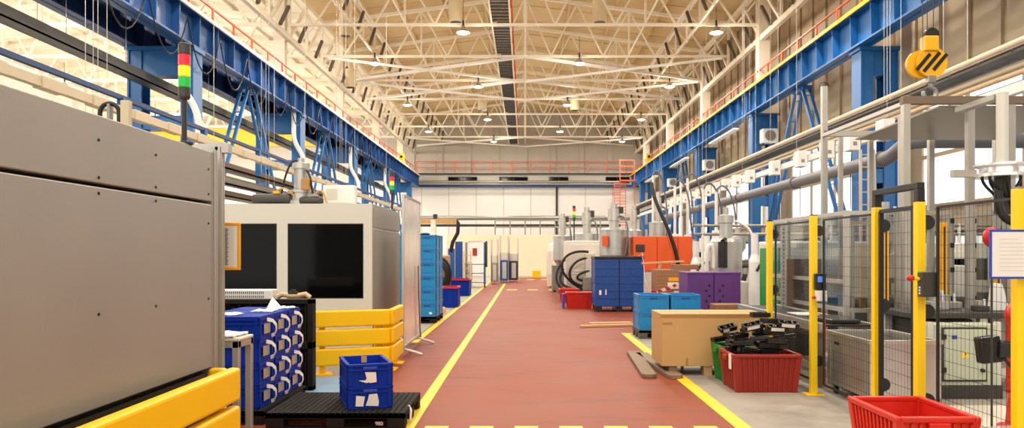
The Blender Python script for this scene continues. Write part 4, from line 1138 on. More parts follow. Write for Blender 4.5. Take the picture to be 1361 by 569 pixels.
# barrier tape, brown boxes, purple boxes
tp = [(2.9, 19.1, 1.42), (2.95, 18.95, 1.48), (2.87, 18.2, 1.2), (2.77, 17.4, .85), (2.76, 16.8, .66), (2.9, 16.5, .66), (3.2, 16.45, .76), (3.45, 16.45, .9), (3.62, 16.5, 1.0)]
tm = bpy.data.materials.new('striped_tape'); tm.use_nodes = True; nt = tm.node_tree
wv = nt.nodes.new('ShaderNodeTexWave'); wv.inputs['Scale'].default_value = 3.2; tcn = nt.nodes.new('ShaderNodeTexCoord'); nt.links.new(tcn.outputs['Object'], wv.inputs['Vector']); wv.bands_direction = 'DIAGONAL'
rp = nt.nodes.new('ShaderNodeValToRGB'); rp.color_ramp.interpolation = 'CONSTANT'; rp.color_ramp.elements[0].color = lin((236, 230, 224)) + (1,); rp.color_ramp.elements[1].position = .5; rp.color_ramp.elements[1].color = lin((206, 40, 44)) + (1,)
nt.links.new(wv.outputs['Fac'], rp.inputs[0]); nt.links.new(rp.outputs[0], nt.nodes['Principled BSDF'].inputs['Base Color'])
mb = MB()
for a_, b_ in zip(tp, tp[1:]): mb.bar(a_, b_, .07, .006, up=(0, 1, 0.2))
tag(mb.build('barrier_tape', tm), 'red and white barrier tape sagging from the dark blue pallet box', 'tape')
bx = thing('cardboard_box', 'brown cardboard box wrapped in film behind the light blue crates', 'cardboard box', (3.27, 17.0, 0))
MB().box(-.36, .36, -.36, .36, .1, 1.14).build('carton', M['kraft_brown'], bx, bevel=.01); MB().box(-.4, .4, -.4, .4, 0, .1).build('wooden_base', M['wood_old'], bx)
s = MB()
for i in range(12): s.bar((-.366, -.366, .15 + i * .08), (.366, -.366, .19 + i * .075), .006, .003, up=(0, 1, 0))
s.build('wrap_folds', M['kraft'], bx)
MB().box(-.12, .14, -.3665, -.362, .72, .86).box(.02, .22, -.3665, -.362, .55, .67).build('white_label', M['paper'], bx); MB().box(-.1, .12, -.367, -.362, .89, .97).build('yellow_label', M['sign_orange'], bx)
tag(MB().bar((2.62, 16.95, 1.28), (3.55, 16.8, 1.33), .12, .04).bar((3.0, 16.9, 1.16), (3.05, 16.9, 1.29), .1, .05).build('loose_board', M['wood_new']), 'pale loose board lying on the wrapped brown box', 'board')
tag(MB().box(3.3, 3.85, 16.7, 17.2, 1.143, 1.25).build('cardboard_flap', M['kraft_brown']), 'flat brown carton lying on the wrapped brown box', 'carton')
pu = None
for i, x in enumerate((3.38, 3.90)):
    t = thing('purple_crate', ('left purple pallet crate with round holes', 'right purple pallet crate with round holes')[i], 'crate', (x, 14.9, 0), 0, 'purple pallet crates')
    MB().box(-.255, .255, -.4, .4, .0, 1.12).build('body', M['crate_purple'], t, bevel=.012)
    MB().box(-.26, .26, -.41, .41, 1.10, 1.14).build('rim', M['crate_purple'], t, bevel=.01); MB().box(-.26, .26, -.41, .41, 0.0, .08).build('base', M['crate_purple'], t, bevel=.01)
    h = MB()
    for k in range(6):
        hx = (.14 if i == 0 else -.12) + (.03 if k % 2 else -.03)
        h.lathe([(0, -.002), (.024, -.002), (.024, .006)], (hx, -.402, .38 + k * .1), 12, 'y')
    h.build('holes', M['black_gap'], t)
    MB().box(-.02 if i == 0 else .1, .05 if i == 0 else .16, -.408, -.4, .95, 1.1).build('grip', M['crate_purple'], t)
tag(MB().box(3.42, 3.95, 13.55, 13.95, 0, .58).build('cardboard_tray', M['kraft_brown'], bevel=.01), 'low brown carton before the purple crates', 'carton')
tag(MB().box(3.0, 3.03, 12.3, 12.95, .0, .55).box(3.0, 3.5, 12.3, 12.95, .0, .5).build('wooden_case', M['brown_board'], bevel=.01), 'dark wooden case behind the cardboard box', 'case')

# ================================================================== yellow safety fence
FX = 3.06
posts = [4.66, 5.84, 6.55, 7.99, 9.42]
names = ('nearest post, carrying the white notice board', 'latch post with the dark lock box', 'hinge post of the black door', 'post with the black and white control box', 'farthest post behind the cardboard box')
for i, (y, nm) in enumerate(zip(posts, names)):
    w = .033
    t = thing('fence_post', 'yellow safety fence post, ' + nm, 'fence post', (FX, y, 0), 0, 'yellow safety fence posts')
    MB().box(-w, w, -w, w, .012, 1.9).build('upright', M['post_yellow'], t, bevel=.004)
    MB().box(-.09, .09, -.08, .08, 0, .012).build('base_plate', M['post_yellow'], t, bevel=.002)
    MB().box(-w + .002, w - .002, -w + .002, w - .002, 1.9, 1.912).build('end_cap', M['plastic_black'] if i else M['grey_steel'], t)
    for z in (.36, 1.05, 1.74):
        c = MB().lathe([(.0, -.022), (.058, -.022), (.058, .022), (.0, .022)], (w + .02, 0, z), 16, 'y'); c.box(w - .005, w + .02, -.03, .03, z - .03, z + .03)
        c.build('clamp', M['plastic_black'], t, bevel=.004)
def mesh_panel(y0, y1, label, x=FX + .055):
    t = thing('mesh_panel', label, 'mesh panel', (x, y0, .13), 0, 'black mesh panels of the safety fence'); L_ = y1 - y0; h = 1.72
    f = MB()
    for p, q in (((0, 0, 0), (0, L_, 0)), ((0, 0, h), (0, L_, h)), ((0, 0, 0), (0, 0, h)), ((0, L_, 0), (0, L_, h))): f.bar(p, q, .018)
    f.build('frame', M['black_steel'], t)
    w = MB(); n = int(L_ / .05)
    for i in range(1, n): w.bar((0, L_ * i / n, 0), (0, L_ * i / n, h), .0018)
    for i in range(1, 18): w.bar((.003, 0, h * i / 18), (.003, L_, h * i / 18), .0026)
    w.build('wire_mesh', M['black_steel'], t)
    return t
mesh_panel(4.72, 5.68, 'black mesh panel between the notice board post and the lock box post')
mesh_panel(6.61, 7.85, 'black mesh panel between the door post and the control box post')
mesh_panel(8.05, 9.36, 'black mesh panel between the control box post and the farthest post')
dr = thing('mesh_door', 'black framed mesh door of the safety fence below a black portal', 'fence door', (FX, 5.92, .13))
f = MB(); L_, h = .55, 1.73
for p, q in (((0, 0, 0), (0, L_, 0)), ((0, 0, h), (0, L_, h)), ((0, 0, 0), (0, 0, h)), ((0, L_, 0), (0, L_, h))): f.bar(p, q, .032)
f.build('frame', M['black_steel'], dr)
w = MB()
for i in range(1, 11): w.bar((0, L_ * i / 11, 0), (0, L_ * i / 11, h), .0018)
for i in range(1, 18): w.bar((.003, 0, h * i / 18), (.003, L_, h * i / 18), .0026)
w.build('wire_mesh', M['black_steel'], dr)
pt = thing('door_portal', 'black steel portal bar above the fence door', 'portal', (FX, 5.84, 1.912))
MB().box(-.028, .028, -.028, .028, 0, .09).build('stub', M['black_steel'], pt); MB().box(-.028, .028, .68, .736, 0, .09).build('stub', M['black_steel'], pt)
MB().box(-.028, .028, -.028, .736, .09, .14).build('lintel_bar', M['black_steel'], pt, bevel=.004)
lk = thing('door_lock_box', 'dark grey door lock box with a red knob on the latch post', 'lock box', (FX, 5.77, 1.17))
MB().box(-.055, .075, -.07, -.0, 0, .19).build('housing', M['machine_dark'], lk, bevel=.008)
MB().tube((-.055, -.03, .135), (-.10, -.03, .14), .014, 10).build('yellow_collar', M['post_yellow'], lk); MB().sphere((-.12, -.03, .142), .028, 12, sc=(1.1, .9, .9)).build('red_knob', M['robot_red'], lk)
for k in range(3): MB().box(-.058, -.055, -.05, -.03, .02 + k * .022, .034 + k * .022).build('button', M['white_plastic'], lk)
MB().path([(.05, -.03, .19), (.06, -.03, .25), (.07, -.02, .30)], .012, 6).build('cable', M['grey_pipe'], lk)
cbx = thing('control_box', 'black and white control box with a small blue screen on a yellow fence post', 'control box', (FX, 7.93, 1.0))
MB().box(-.02, .09, -.06, -.0, .12, .29).build('black_housing', M['plastic_black'], cbx, bevel=.006); MB().box(0, .05, -.0615, -.06, .2, .26).build('screen', M['screen'], cbx)
MB().box(-.01, .1, -.06, -.0, 0, .11).build('white_housing', M['white_plastic'], cbx, bevel=.006); MB().sphere((-.03, -.03, .04), .02, 10).build('red_button', M['robot_red'], cbx)
MB().path([(.08, -.03, .0), (.09, -.03, -.3), (.085, -.02, -.7), (.1, -.03, -.9)], .007, 5).build('orange_cable', M['machine_orange'], cbx)
nb = thing('notice_board', 'white notice sheet in a blue frame hung on the nearest fence post', 'notice board', (3.03, 4.58, 1.345))
f = MB(); f.box(-.2, .26, 0, .012, 0, .014).box(-.2, .26, 0, .012, .287, .301).box(-.2, -.186, 0, .012, .014, .287).box(.246, .26, 0, .012, .014, .287)
f.build('frame', M['sign_blue'], nb, bevel=.003); MB().box(-.186, .246, .003, .008, .014, .287).build('sheet', M['paper'], nb)
tx = MB()
for i in range(9):
    L_ = (.12, .30, .34, .31, .33, .2, .34, .33, .18)[i]; z = .24 - i * .024
    tx.box(-.14, -.14 + L_, .0022, .003, z, z + .004)
tx.build('text_lines', M['faint_print'], nb); MB().box(-.02, .1, .012, .045, .12, .16).build('hanger', M['grey_steel'], nb)

# ================================================================== steel bin and conveyor behind the fence
sb = thing('steel_bin', 'wheeled sheet steel bin behind the safety fence', 'steel bin', (3.62, 7.66, 0))
x, y = .34, .50
def panel_ring(mb, x, y, z0, z1, w):
    mb.box(-x, x, -y, -y + w, z0, z1).box(-x, x, y - w, y, z0, z1).box(-x, -x + w, -y + w, y - w, z0, z1).box(x - w, x, -y + w, y - w, z0, z1)
mb = MB(); panel_ring(mb, x, y, .10, .66, .006); mb.box(-x, x, -y, y, .10, .11); mb.build('body', M['galvanised'], sb)
mb = MB(); panel_ring(mb, x + .015, y + .015, .635, .675, .025); mb.build('rim', M['aluminium'], sb, bevel=.006)
MB().box(-x - .012, -x, -.42, -.40, .1, .64).box(-x - .012, -x, .40, .42, .1, .64).build('corner_rib', M['galvanised'], sb)
MB().box(-x - .003, -x, .2, .32, .54, .57).build('hand_slot', M['black_gap'], sb)
for sx in (-1, 1):
    for sy in (-1, 1):
        c = MB().lathe([(0, -.015), (.045, -.015), (.045, .015), (0, .015)], (sx * .28, sy * .42, .047), 14, 'x').build('caster', M['rubber'], sb)
        MB().box(sx * .28 - .025, sx * .28 + .025, sy * .42 - .02, sy * .42 + .02, .06, .10).build('fork', M['grey_steel'], c)
cv = thing('belt_conveyor', 'long steel conveyor with a black belt behind the safety fence', 'conveyor', (3.55, 9.8, 0))
for x in (-.3, .26): MB().box(x, x + .04, -1.5, 1.7, .62, .73).build('side_rail', M['galvanised'], cv, bevel=.004)
MB().box(-.26, .26, -1.5, 1.7, .69, .71).build('belt', M['rubber'], cv)
for y in (-1.4, 0, 1.5):
    for x in (-.28, .25): MB().box(x, x + .05, y, y + .05, 0, .62).build('leg', M['grey_steel'], cv)
tag(MB().box(3.42, 3.75, 8.4, 9.1, .715, .76).build('black_tray', M['plastic_black'], bevel=.012), 'flat black tray lying on the conveyor belt', 'tray')
tag(MB().box(3.44, 3.72, 9.5, 9.9, .714, .73).build('white_tray', M['white_plastic'], bevel=.004), 'flat white tray lying on the conveyor belt', 'tray')
br = thing('board_partition', 'brown board partition on a perforated steel upright beyond the conveyor', 'partition', (3.9, 11.0, 0))
MB().box(-.05, .45, .05, .09, .35, 1.42).build('board', M['brown_board'], br)
up_ = MB().box(-.15, -.09, 0, .05, .0, 1.95)
up_.build('upright', M['galvanised'], br)
h = MB()
for i in range(30): h.box(-.128, -.112, -.001, .0, .1 + i * .06, .125 + i * .06)
h.build('slots', M['machine_dark'], br)
MB().box(-.15, .5, .04, .1, 0, .35).build('kick_panel', M['machine_dark'], br)

# ================================================================== aluminium gantry frame with a sheet hood
gf = thing('gantry_frame', 'tall aluminium gantry frame with a sheet hood above the right machines', 'gantry frame', (5.2, 10.2, 0))
for (x, y, z, w) in ((4.55, 9.0, 3.38, .04), (5.33, 9.02, 3.30, .04), (5.80, 9.02, 3.30, .05), (7.0, 9.0, 3.30, .045), (4.57, 11.5, 4.05, .04), (5.28, 11.5, 3.30, .035), (6.2, 11.5, 3.30, .04), (4.82, 9.6, 3.28, .045), (7.2, 11.5, 3.3, .04), (4.82, 11.5, 3.28, .03)):
    mb = MB().box(x - w, x + w, y - w, y + w, 0, z)
    for e in (-.4, .4): mb.box(x + e * w * 1.2 - .006, x + e * w * 1.2 + .006, y - w - .003, y - w, 0, z)
    mb.build('post', M['aluminium'], gf, world=True)
for (p, q, s, m) in (((4.5, 9, 3.33), (7.3, 9, 3.33), .09, 'brown_tray'), ((4.55, 11.5, 3.33), (7.4, 11.5, 3.33), .08, 'aluminium'), ((4.55, 9, 3.30), (4.55, 11.5, 3.30), .05, 'aluminium'), ((7.2, 9, 3.33), (7.2, 11.5, 3.33), .06, 'aluminium')):
    MB().bar(p, q, s).build('beam', M[m], gf, world=True)
MB().add([(5.0, 9.1, 3.27), (7.15, 9.1, 3.27), (7.15, 11.4, 3.22), (5.0, 11.4, 3.22), (5.0, 9.1, 3.29), (7.15, 9.1, 3.29), (7.15, 11.4, 3.24), (5.0, 11.4, 3.24)], [(0, 3, 2, 1), (4, 5, 6, 7), (0, 1, 5, 4), (1, 2, 6, 5), (2, 3, 7, 6), (3, 0, 4, 7)]).build('hood_sheet', M['sheet_metal'], gf, world=True)
MB().path(arc((4.57, 11.5, 4.05), .07, 180, 0, 8), .006, 5).build('lifting_eye', M['dark_steel'], gf, world=True)
al = thing('leaning_ladder', 'aluminium ladder leaning at the blue column behind the gantry frame', 'ladder', (PX(1144, 14), 14, 0))
for dx in (0, .32):
    MB().bar((dx, 0, .0), (dx * .8 + .22, .5, 3.5), .05, .03).build('stile', M['aluminium'], al)
for i in range(14):
    t_ = (i + .6) / 14; MB().bar((.22 * t_, .5 * t_, .1 + 3.4 * t_), (.32 + (.256 + .22 - .32) * t_, .5 * t_, .1 + 3.4 * t_), .03, .02).build('rung', M['aluminium'], al)

# ================================================================== clear guarded machine behind the fence
ge = thing('guard_enclosure', 'aluminium framed clear guard enclosure around the right machine', 'guard enclosure', (5.2, 10.0, 0))
gx0, gx1, gy0, gy1 = 3.95, 6.9, 9.25, 12.2
for x, y in ((gx0, gy0), (4.58, gy0), (5.23, gy0), (5.50, gy0), (6.2, gy0), (gx1, gy0), (gx0, 10.3), (gx0, 11.3), (gx0, gy1), (5.3, gy1), (gx1, gy1)):
    MB().box(x - .03, x + .03, y - .03, y + .03, 0, 2.03).build('post', M['aluminium'], ge, world=True)
for p, q in (((gx0, gy0, 2.0), (gx1, gy0, 2.0)), ((gx0, gy0, 2.0), (gx0, gy1, 2.0)), ((gx0, gy1, 2.0), (gx1, gy1, 2.0)), ((gx0, gy0, .80), (gx1, gy0, .80)), ((gx0, gy0, .8), (gx0, gy1, .8)), ((gx0, gy0, 1.15), (gx0, gy1, 1.15))):
    MB().bar(p, q, .05).build('rail', M['aluminium'], ge, world=True)
for i, (x0, x1) in enumerate(((gx0, 4.58), (4.58, 5.23), (5.50, 6.2), (6.2, gx1))): MB().box(x0 + .03, x1 - .03, gy0 - .003, gy0 + .003, .83, 1.97).build('clear_pane', M['clear_panel'], ge, world=True)
for y0, y1 in ((gy0, 10.3), (10.3, 11.3), (11.3, gy1)): MB().box(gx0 - .003, gx0 + .003, y0 + .03, y1 - .03, .83, 1.97).build('clear_pane', M['clear_panel'], ge, world=True)
for x in (5.23, 5.50):
    for z in (.95, 1.3, 1.6, 1.9): MB().box(x - .02, x + .02, gy0 - .05, gy0 - .03, z - .03, z + .03).build('hinge', M['plastic_black'], ge, world=True)
for i, (x, y, z0, z1) in enumerate(((4.28, 8.95, .8, 1.83), (5.0, 9.0, .95, 1.87), (5.62, 8.96, .8, 1.7))):
    t = thing('light_curtain', 'amber light curtain column inside the guard, ' + ('beside the fence door', 'at the middle of the machine', 'behind the notice board')[i], 'light curtain', (x, y, 0), 0, 'amber light curtains')
    MB().box(-.035, .035, -.03, .03, z0, z1).build('housing', M['sign_orange'], t, bevel=.005); MB().box(-.012, .012, -.032, -.03, z0 + .05, z1 - .05).build('lens', M['machine_dark'], t)
    MB().box(-.02, .02, -.015, .015, 0, z0).build('stand', M['grey_steel'], t)
mt = thing('machine_table', 'grey machine table with a dark top inside the guard', 'machine table', (4.9, 8.42, 0))
MB().box(-.75, 1.6, -.34, .45, .80, .86).build('tabletop', M['machine_dark'], mt, bevel=.006)
for x in (-.7, .0, .62, 1.5):
    for y in (-.32, .36): MB().box(x, x + .08, y, y + .08, 0, .80).build('leg', M['machine_grey'], mt)
MB().box(-.7, 1.55, -.31, -.26, .16, .26).build('lower_rail', M['machine_grey'], mt); MB().box(-.7, 1.55, .38, .42, .16, .26).build('lower_rail', M['machine_grey'], mt)
MB().box(-.6, .0, -.2, .4, .26, .78).build('drive_housing', M['machine_dark'], mt, bevel=.02)
items = ((4.35, 8.3, .16, .12, .14, 'grey_steel', 'small steel fixture on the machine table near the door'), (4.65, 8.5, .2, .16, .2, 'galvanised', 'bright steel block fixture on the machine table'), (5.05, 8.35, .14, .14, .12, 'machine_dark', 'dark gripper block on the machine table'),
         (5.75, 8.3, .22, .18, .26, 'machine_grey', 'grey housing at the end of the machine table'), (4.9, 8.75, .3, .12, .16, 'aluminium', 'aluminium slide rail on the machine table'))
for x, y, a_, b_, h, m, lab in items:
    t = thing('machine_fixture', lab, 'fixture', (x, y, .862))
    MB().box(-a_ / 2, a_ / 2, -b_ / 2, b_ / 2, 0, h * .5).build('base', M[m], t, bevel=.008); MB().box(-a_ * .3, a_ * .1, -b_ * .3, b_ * .3, h * .5, h).build('clamp_head', M['galvanised'], t, bevel=.006)
    MB().tube((a_ * .3, 0, h * .5), (a_ * .3, 0, h * 1.1), .018, 10).build('cylinder', M['stainless'], t)
t = thing('curved_cover', 'white curved cover standing on the machine table', 'cover', (5.28, 8.4, .862))
MB().prism([(-.10, 0), (.12, 0), (.07, .1), (.05, .2), (.02, .3), (-.06, .31), (-.08, .15)], -.05, .05).build('shell', M['white_plastic'], t, bevel=.01)
t.children[0].rotation_euler = (R(90), 0, 0)
ec = thing('electrical_cabinet', 'pale green electrical cabinet with a yellow warning triangle', 'electrical cabinet', (4.52, 7.75, 0))
MB().box(-.30, .34, -.0, .25, .14, .77).build('body', M['cabinet_green'], ec, bevel=.008)
e = MB(); e.box(-.235, .235, -.012, 0, .18, .74); e.build('gasket', M['machine_dark'], ec, bevel=.004)
dd = MB().box(-.215, .215, -.026, -.010, .20, .72).build('door', M['cabinet_green'], ec, bevel=.01)
tri = MB().prism([(-.045, 0), (.045, 0), (0, .078)], 0, .002); o = tri.build('warning_triangle', M['post_yellow'], dd); o.rotation_euler = (R(90), 0, 0); o.location = (.0, -.0265, .43)
bolt = MB().prism([(.006, .064), (-.012, .034), (0, .036), (-.006, .012), (.012, .042), (.001, .04)], .002, .003); o = bolt.build('bolt_symbol', M['black_steel'], dd); o.rotation_euler = (R(90), 0, 0); o.location = (.0, -.0265, .43)
MB().box(-.14, -.09, -.0285, -.0265, .62, .66).build('blue_mark', M['sign_blue'], dd)
for z in (.28, .62): MB().box(-.235, -.2, -.04, -.026, z, z + .05).build('hinge', M['plastic_black'], dd)
MB().lathe([(0, -.03), (.02, -.03), (.02, 0)], (.17, -.026, .3), 12, 'y').build('door_lock', M['plastic_black'], dd)
MB().box(-.36, .40, .0, .28, 0, .14).build('plinth', M['machine_dark'], ec)
for x in (-.36, .34): MB().box(x, x + .06, .02, .08, .1, .79).build('frame_post', M['machine_grey'], ec)
ar = thing('robot_arm', 'black robot gripper arm with a red robot body behind the nearest fence post', 'robot', (4.1, 6.25, 0))
MB().lathe([(0, 0), (.2, 0), (.2, .06), (.14, .08), (.12, .3), (.14, .34), (.0, .34)], (0.05, 0, 0), 24).build('base', M['robot_red'], ar)
MB().box(-.04, .14, -.12, .12, .34, .95).sphere((.05, 0, .98), .15, 18).build('red_body', M['robot_red'], ar, bevel=.02)
MB().bar((-.22, -.05, .72), (.05, -.12, .70), .16, .13).bar((-.37, -.05, .70), (-.2, -.05, .72), .10, .22).build('black_arm', M['plastic_black'], ar, bevel=.015)
MB().box(-.12, -.06, -.172, -.16, .68, .75).build('arm_label', M['paper'], ar)
MB().sphere((-.09, -.174, .715), .014, 8, sc=(1, .3, 1)).build('label_mark', M['sign_orange'], ar)
MB().path(bez((-.2, -.1, .66), (-.1, -.15, .5), (0, -.2, .4), (.15, -.2, .2)), .014, 6).build('cable', M['rubber'], ar)
rb = thing('beacon_light', 'round red beacon light behind the blue framed notice', 'beacon', (3.77, 6.08, .051))
MB().tube((0, 0, 0), (0, 0, 1.5), .009, 8).build('pole', M['machine_dark'], rb); MB().sphere((0, 0, 1.58), .085, 16, sc=(.8, .8, 1)).build('red_dome', M['robot_red'], rb)
sr = thing('overhead_gripper', 'silver overhead gripper plate with hanging hoses on the gantry', 'gripper', (5.2, 8.2, 2.33))
MB().lathe([(0, 0), (.30, 0), (.30, .03), (.22, .05), (.22, .10), (.28, .12), (.28, .14), (.1, .17), (0, .17)], (0, 0, 0), 28).build('plate', M['stainless'], sr)
MB().tube((0, 0, .17), (0, 0, .92), .06, 12).build('column', M['machine_grey'], sr)
MB().box(-.55, -.3, -.04, .04, .0, .08).build('side_arm', M['aluminium'], sr)
for i in range(7):
    a_ = i * .9; p0 = Vector((.2 * math.cos(a_), .15 * math.sin(a_), .0))
    MB().path(bez(p0, p0 + Vector((0, 0, -.12)), (random.uniform(-.15, .25), -.1, -.2), (random.uniform(.0, .3), 0, -.35 - .05 * i)), .016, 6).build('hose', M['rubber'], sr)
MB().box(-.06, .06, -.06, .06, -.4, .0).build('tool_head', M['machine_dark'], sr, bevel=.01)
MB().path(bez((-.1, -.1, -.15), (-.15, -.1, -.5), (.05, -.15, -.55), (.4, -.1, -.5)), .045, 10).build('corrugated_hose', M['rubber'], sr)
MB().box(-.06, .06, .06, .80, .86, .92).build('cantilever', M['aluminium'], sr)
tag(MB().box(3.25, 5.6, 5.5, 7.2, .0, .05).build('base_slab', M['machine_white'], bevel=.01), 'pale raised base slab under the right machine behind the fence', 'base slab')
tag(MB().cbox((3.75, 5.75, .10), (.5, .36, .09), (0, 0, R(12))).build('metal_cover', M['stainless'], bevel=.015), 'loose bright metal cover lying on the pale base slab', 'cover')

# machinery silhouettes behind the guard enclosure
def injection_machine(name, label, loc, L_, m_body, seed, hopper=True, W_=1.1, H_=1.35):
    """bed, guard housing, barrel with hopper, control panel; long axis x"""
    rnd = random.Random(seed)
    t = thing(name, label, 'moulding machine', loc)
    MB().box(0, L_, -W_ / 2, W_ / 2, .08, .75).build('bed', M['machine_dark'], t, bevel=.02)
    for x in (.1, L_ / 2, L_ - .25): MB().box(x, x + .15, -W_ / 2 + .05, W_ / 2 - .05, 0, .08).build('foot', M['rubber'], t)
    g = MB().box(.05, L_ * .55, -W_ / 2 - .03, W_ / 2 + .03, .75, H_ + .35).build('guard_housing', m_body, t, bevel=.03)
    for k in range(2): MB().box(.15 + k * L_ * .24, .10 + (k + 1) * L_ * .24, -W_ / 2 - .045, -W_ / 2 - .03, .85, H_ + .2).build('guard_door', m_body, g, bevel=.01)
    MB().box(.25, .25 + L_ * .16, -W_ / 2 - .05, -W_ / 2 - .045, 1.0, H_ + .05).build('window', M['window_black'], g)
    MB().tube((L_ * .55, 0, 1.12), (L_ * .95, 0, 1.12), .14, 16).build('barrel', M['grey_steel'], t)
    MB().box(L_ * .72, L_, -W_ * .35, W_ * .35, .75, 1.3).build('injection_unit', m_body, t, bevel=.02)
    if hopper:
        hx = L_ * .62
        MB().lathe([(.06, 1.2), (.08, 1.4), (.28, 1.7), (.28, 2.1), (.1, 2.16), (.1, 2.4), (0, 2.4)], (hx, 0, 0), 20).build('hopper', M['galvanised'], t)
    MB().box(L_ * .5, L_ * .5 + .35, -W_ / 2 - .16, -W_ / 2 - .06, 1.1, 1.5).build('control_panel', M['machine_grey'], t, bevel=.01)
    return t
mg_ = injection_machine('moulding_machine', 'pale grey moulding machine with a green end panel beyond the farthest fence post', (4.3, 13.2, 0), 3.2, M['machine_grey'], 3)
MB().box(-.03, .045, -.5, .5, .5, 1.6).build('green_end_panel', M['machine_green'], mg_, bevel=.01)
injection_machine('moulding_machine', 'pale moulding machine behind the guard enclosure', (7.9, 14.9, 0), 4.0, M['machine_white'], 4, True)
for i, (x, y, w, h, m, lab) in enumerate(((8.7, 12.6, .8, 1.5, 'machine_dark', 'dark equipment cabinet at the rear of the right machines'), (5.7, 15.6, 1.0, 1.3, 'kraft_brown', 'brown equipment crate behind the pale moulding machine'), (10.5, 12.9, 1.0, 1.9, 'machine_grey', 'grey equipment cabinet near the right wall'), (8.3, 10.6, .5, 1.2, 'machine_blue', 'blue control cabinet between the right machines'))):
    t = thing('equipment_cabinet', lab, 'cabinet', (x, y, 0))
    MB().box(-w / 2, w / 2, -.3, .3, .06, h).build('body', M[m], t, bevel=.015); MB().box(-w / 2 + .04, w / 2 - .04, -.315, -.3, .12, h - .06).build('door', M[m], t, bevel=.008); MB().box(-w / 2 + .03, w / 2 - .03, -.28, .28, 0, .06).build('plinth', M['rubber'], t)
    MB().box(w / 2 - .14, w / 2 - .11, -.335, -.315, h * .5, h * .5 + .16).build('handle', M['plastic_black'], t)
# rail fence above the machines
rl = thing('pipe_rail', 'grey pipe guard rail running across behind the right machines', 'rail', (3.95, 17.6, 0))
for z in (1.95, 2.15): MB().tube((0, 0, z), (8, 0, z), .035, 8).build('rail', M['grey_steel'], rl)
for i in range(6): MB().tube((.2 + i * 1.5, 0, 0), (.2 + i * 1.5, 0, 2.6 if i % 2 else 2.2), .035, 8).build('post', M['white_pipe'], rl)
# ================================================================== machine row along the right of the aisle, farther away
def hopper(label, loc, r, z0, z1, top, m='galvanised', group='steel hoppers of the machine row', legs=True):
    t = thing('material_hopper', label, 'hopper', loc, 0, group)
    h = z1 - z0
    MB().lathe([(.08, z0 - r * .9), (r, z0), (r, z0 + h * .3), (r * 1.03, z0 + h * .3), (r * 1.03, z0 + h * .34), (r, z0 + h * .34), (r, z1 - .04), (r * 1.05, z1 - .04), (r * 1.05, z1), (r * .35, z1 + .06)], n=26).build('drum', M[m], t)
    k = r * .34
    MB().lathe([(k, z1 + .05), (k, z1 + top * .35), (k * 1.25, z1 + top * .35), (k * 1.25, z1 + top * .8), (k * .7, z1 + top * .82), (k * .7, z1 + top), (0, z1 + top)], n=18).build('receiver', M['aluminium'], t)
    MB().cbox((k * 1.3, -.05, z1 + top * .75), (k, k, top * .25)).build('vacuum_motor', M['dark_steel'], t, bevel=.01)
    MB().path(bez((k, 0, z1 + top * .5), (r * .9, -r, z1 + top * .6), (r * .9, -r * 1.2, z1 - .2), (r * .6, -r * 1.1, z0)), .03, 6).build('conveying_hose', M['grey_pipe'], t)
    if legs:
        for a in (45, 135, 225, 315):
            x, y = r * .8 * math.cos(R(a)), r * .8 * math.sin(R(a)); MB().bar((x, y, 0), (x, y, z0 + .05), .06).build('leg', M['grey_steel'], t)
    return t
wm = thing('moulding_machine', 'cream moulding machine with black hoses behind the red bins', 'moulding machine', (1.35, 24.6, 0))
MB().box(.0, 2.6, 0, 1.6, .1, .8).build('bed', M['machine_grey'], wm, bevel=.02)
g = MB().box(-.02, 2.4, -.02, 1.55, .8, 1.92).build('guard_housing', M['machine_white'], wm, bevel=.03)
MB().box(.1, .75, -.035, -.02, .9, 1.8).build('guard_door', M['machine_white'], g, bevel=.01); MB().box(.8, 1.5, -.035, -.02, .9, 1.8).build('guard_door', M['machine_white'], g, bevel=.01)
for x in (.1, 1.2, 2.3): MB().box(x, x + .2, .1, 1.5, 0, .1).build('foot', M['rubber'], wm)
for i, (p0, p1, p2, p3) in enumerate((((.7, -.25, 1.55), (-.2, -.35, 1.7), (-.6, -.4, .9), (.5, -.3, .35)), ((.75, -.3, 1.35), (.05, -.4, 1.4), (-.25, -.4, .5), (.6, -.3, .45)), ((-.05, -.1, 1.3), (-.45, -.2, 1.0), (-.5, -.3, .3), (.2, -.3, .25)), ((.8, -.3, .95), (.3, -.4, .9), (.1, -.4, .6), (.7, -.3, .62)), ((-.1, -.1, 1.0), (-.35, -.2, .6), (-.2, -.3, .4), (.5, -.3, .28)))):
    MB().path(bez(p0, p1, p2, p3, 18), .04, 8).build('hose', M['rubber'], wm)
MB().box(.5, .85, -.4, -.1, .3, .75).build('manifold', M['grey_steel'], wm, bevel=.02); MB().box(.6, .9, -.35, -.05, .1, 1.5).build('hose_panel', M['machine_grey'], wm, bevel=.01)
hopper('silver hopper nearest the far cream wall in the machine row', (PX(748, 28.5), 28.5, 0), .36, 1.25, 2.15, .85)
hopper('silver hopper rising behind the cream moulding machine', (PX(780, 26.9), 26.9, 0), .42, 1.3, 2.2, .95)
bh_ = hopper('broad silver hopper behind the dark blue pallet box', (PX(816, 21.6), 21.6, 0), .42, 1.45, 2.18, .75)
MB().box(-.38, -.22, -.47, -.35, 1.7, 2.0).build('orange_filter', M['machine_orange'], bh_, bevel=.01)
hopper('slim silver hopper beside the broad one before the orange machine', (PX(843, 23.4), 23.4, 0), .26, 1.6, 2.2, .8)
hopper('silver hopper standing above the orange machine', (PX(875, 24.4), 24.4, 0), .3, 1.95, 2.5, 1.0)
signal_tower('slim signal tower on a tall pale pole beside the silver hoppers', (PX(763, 25.5), 25.5, 1.92), .7, .5, .05)
om = thing('moulding_machine', 'orange guarded moulding machine behind the dark blue pallet box', 'moulding machine', (3.05, 21.0, 0))
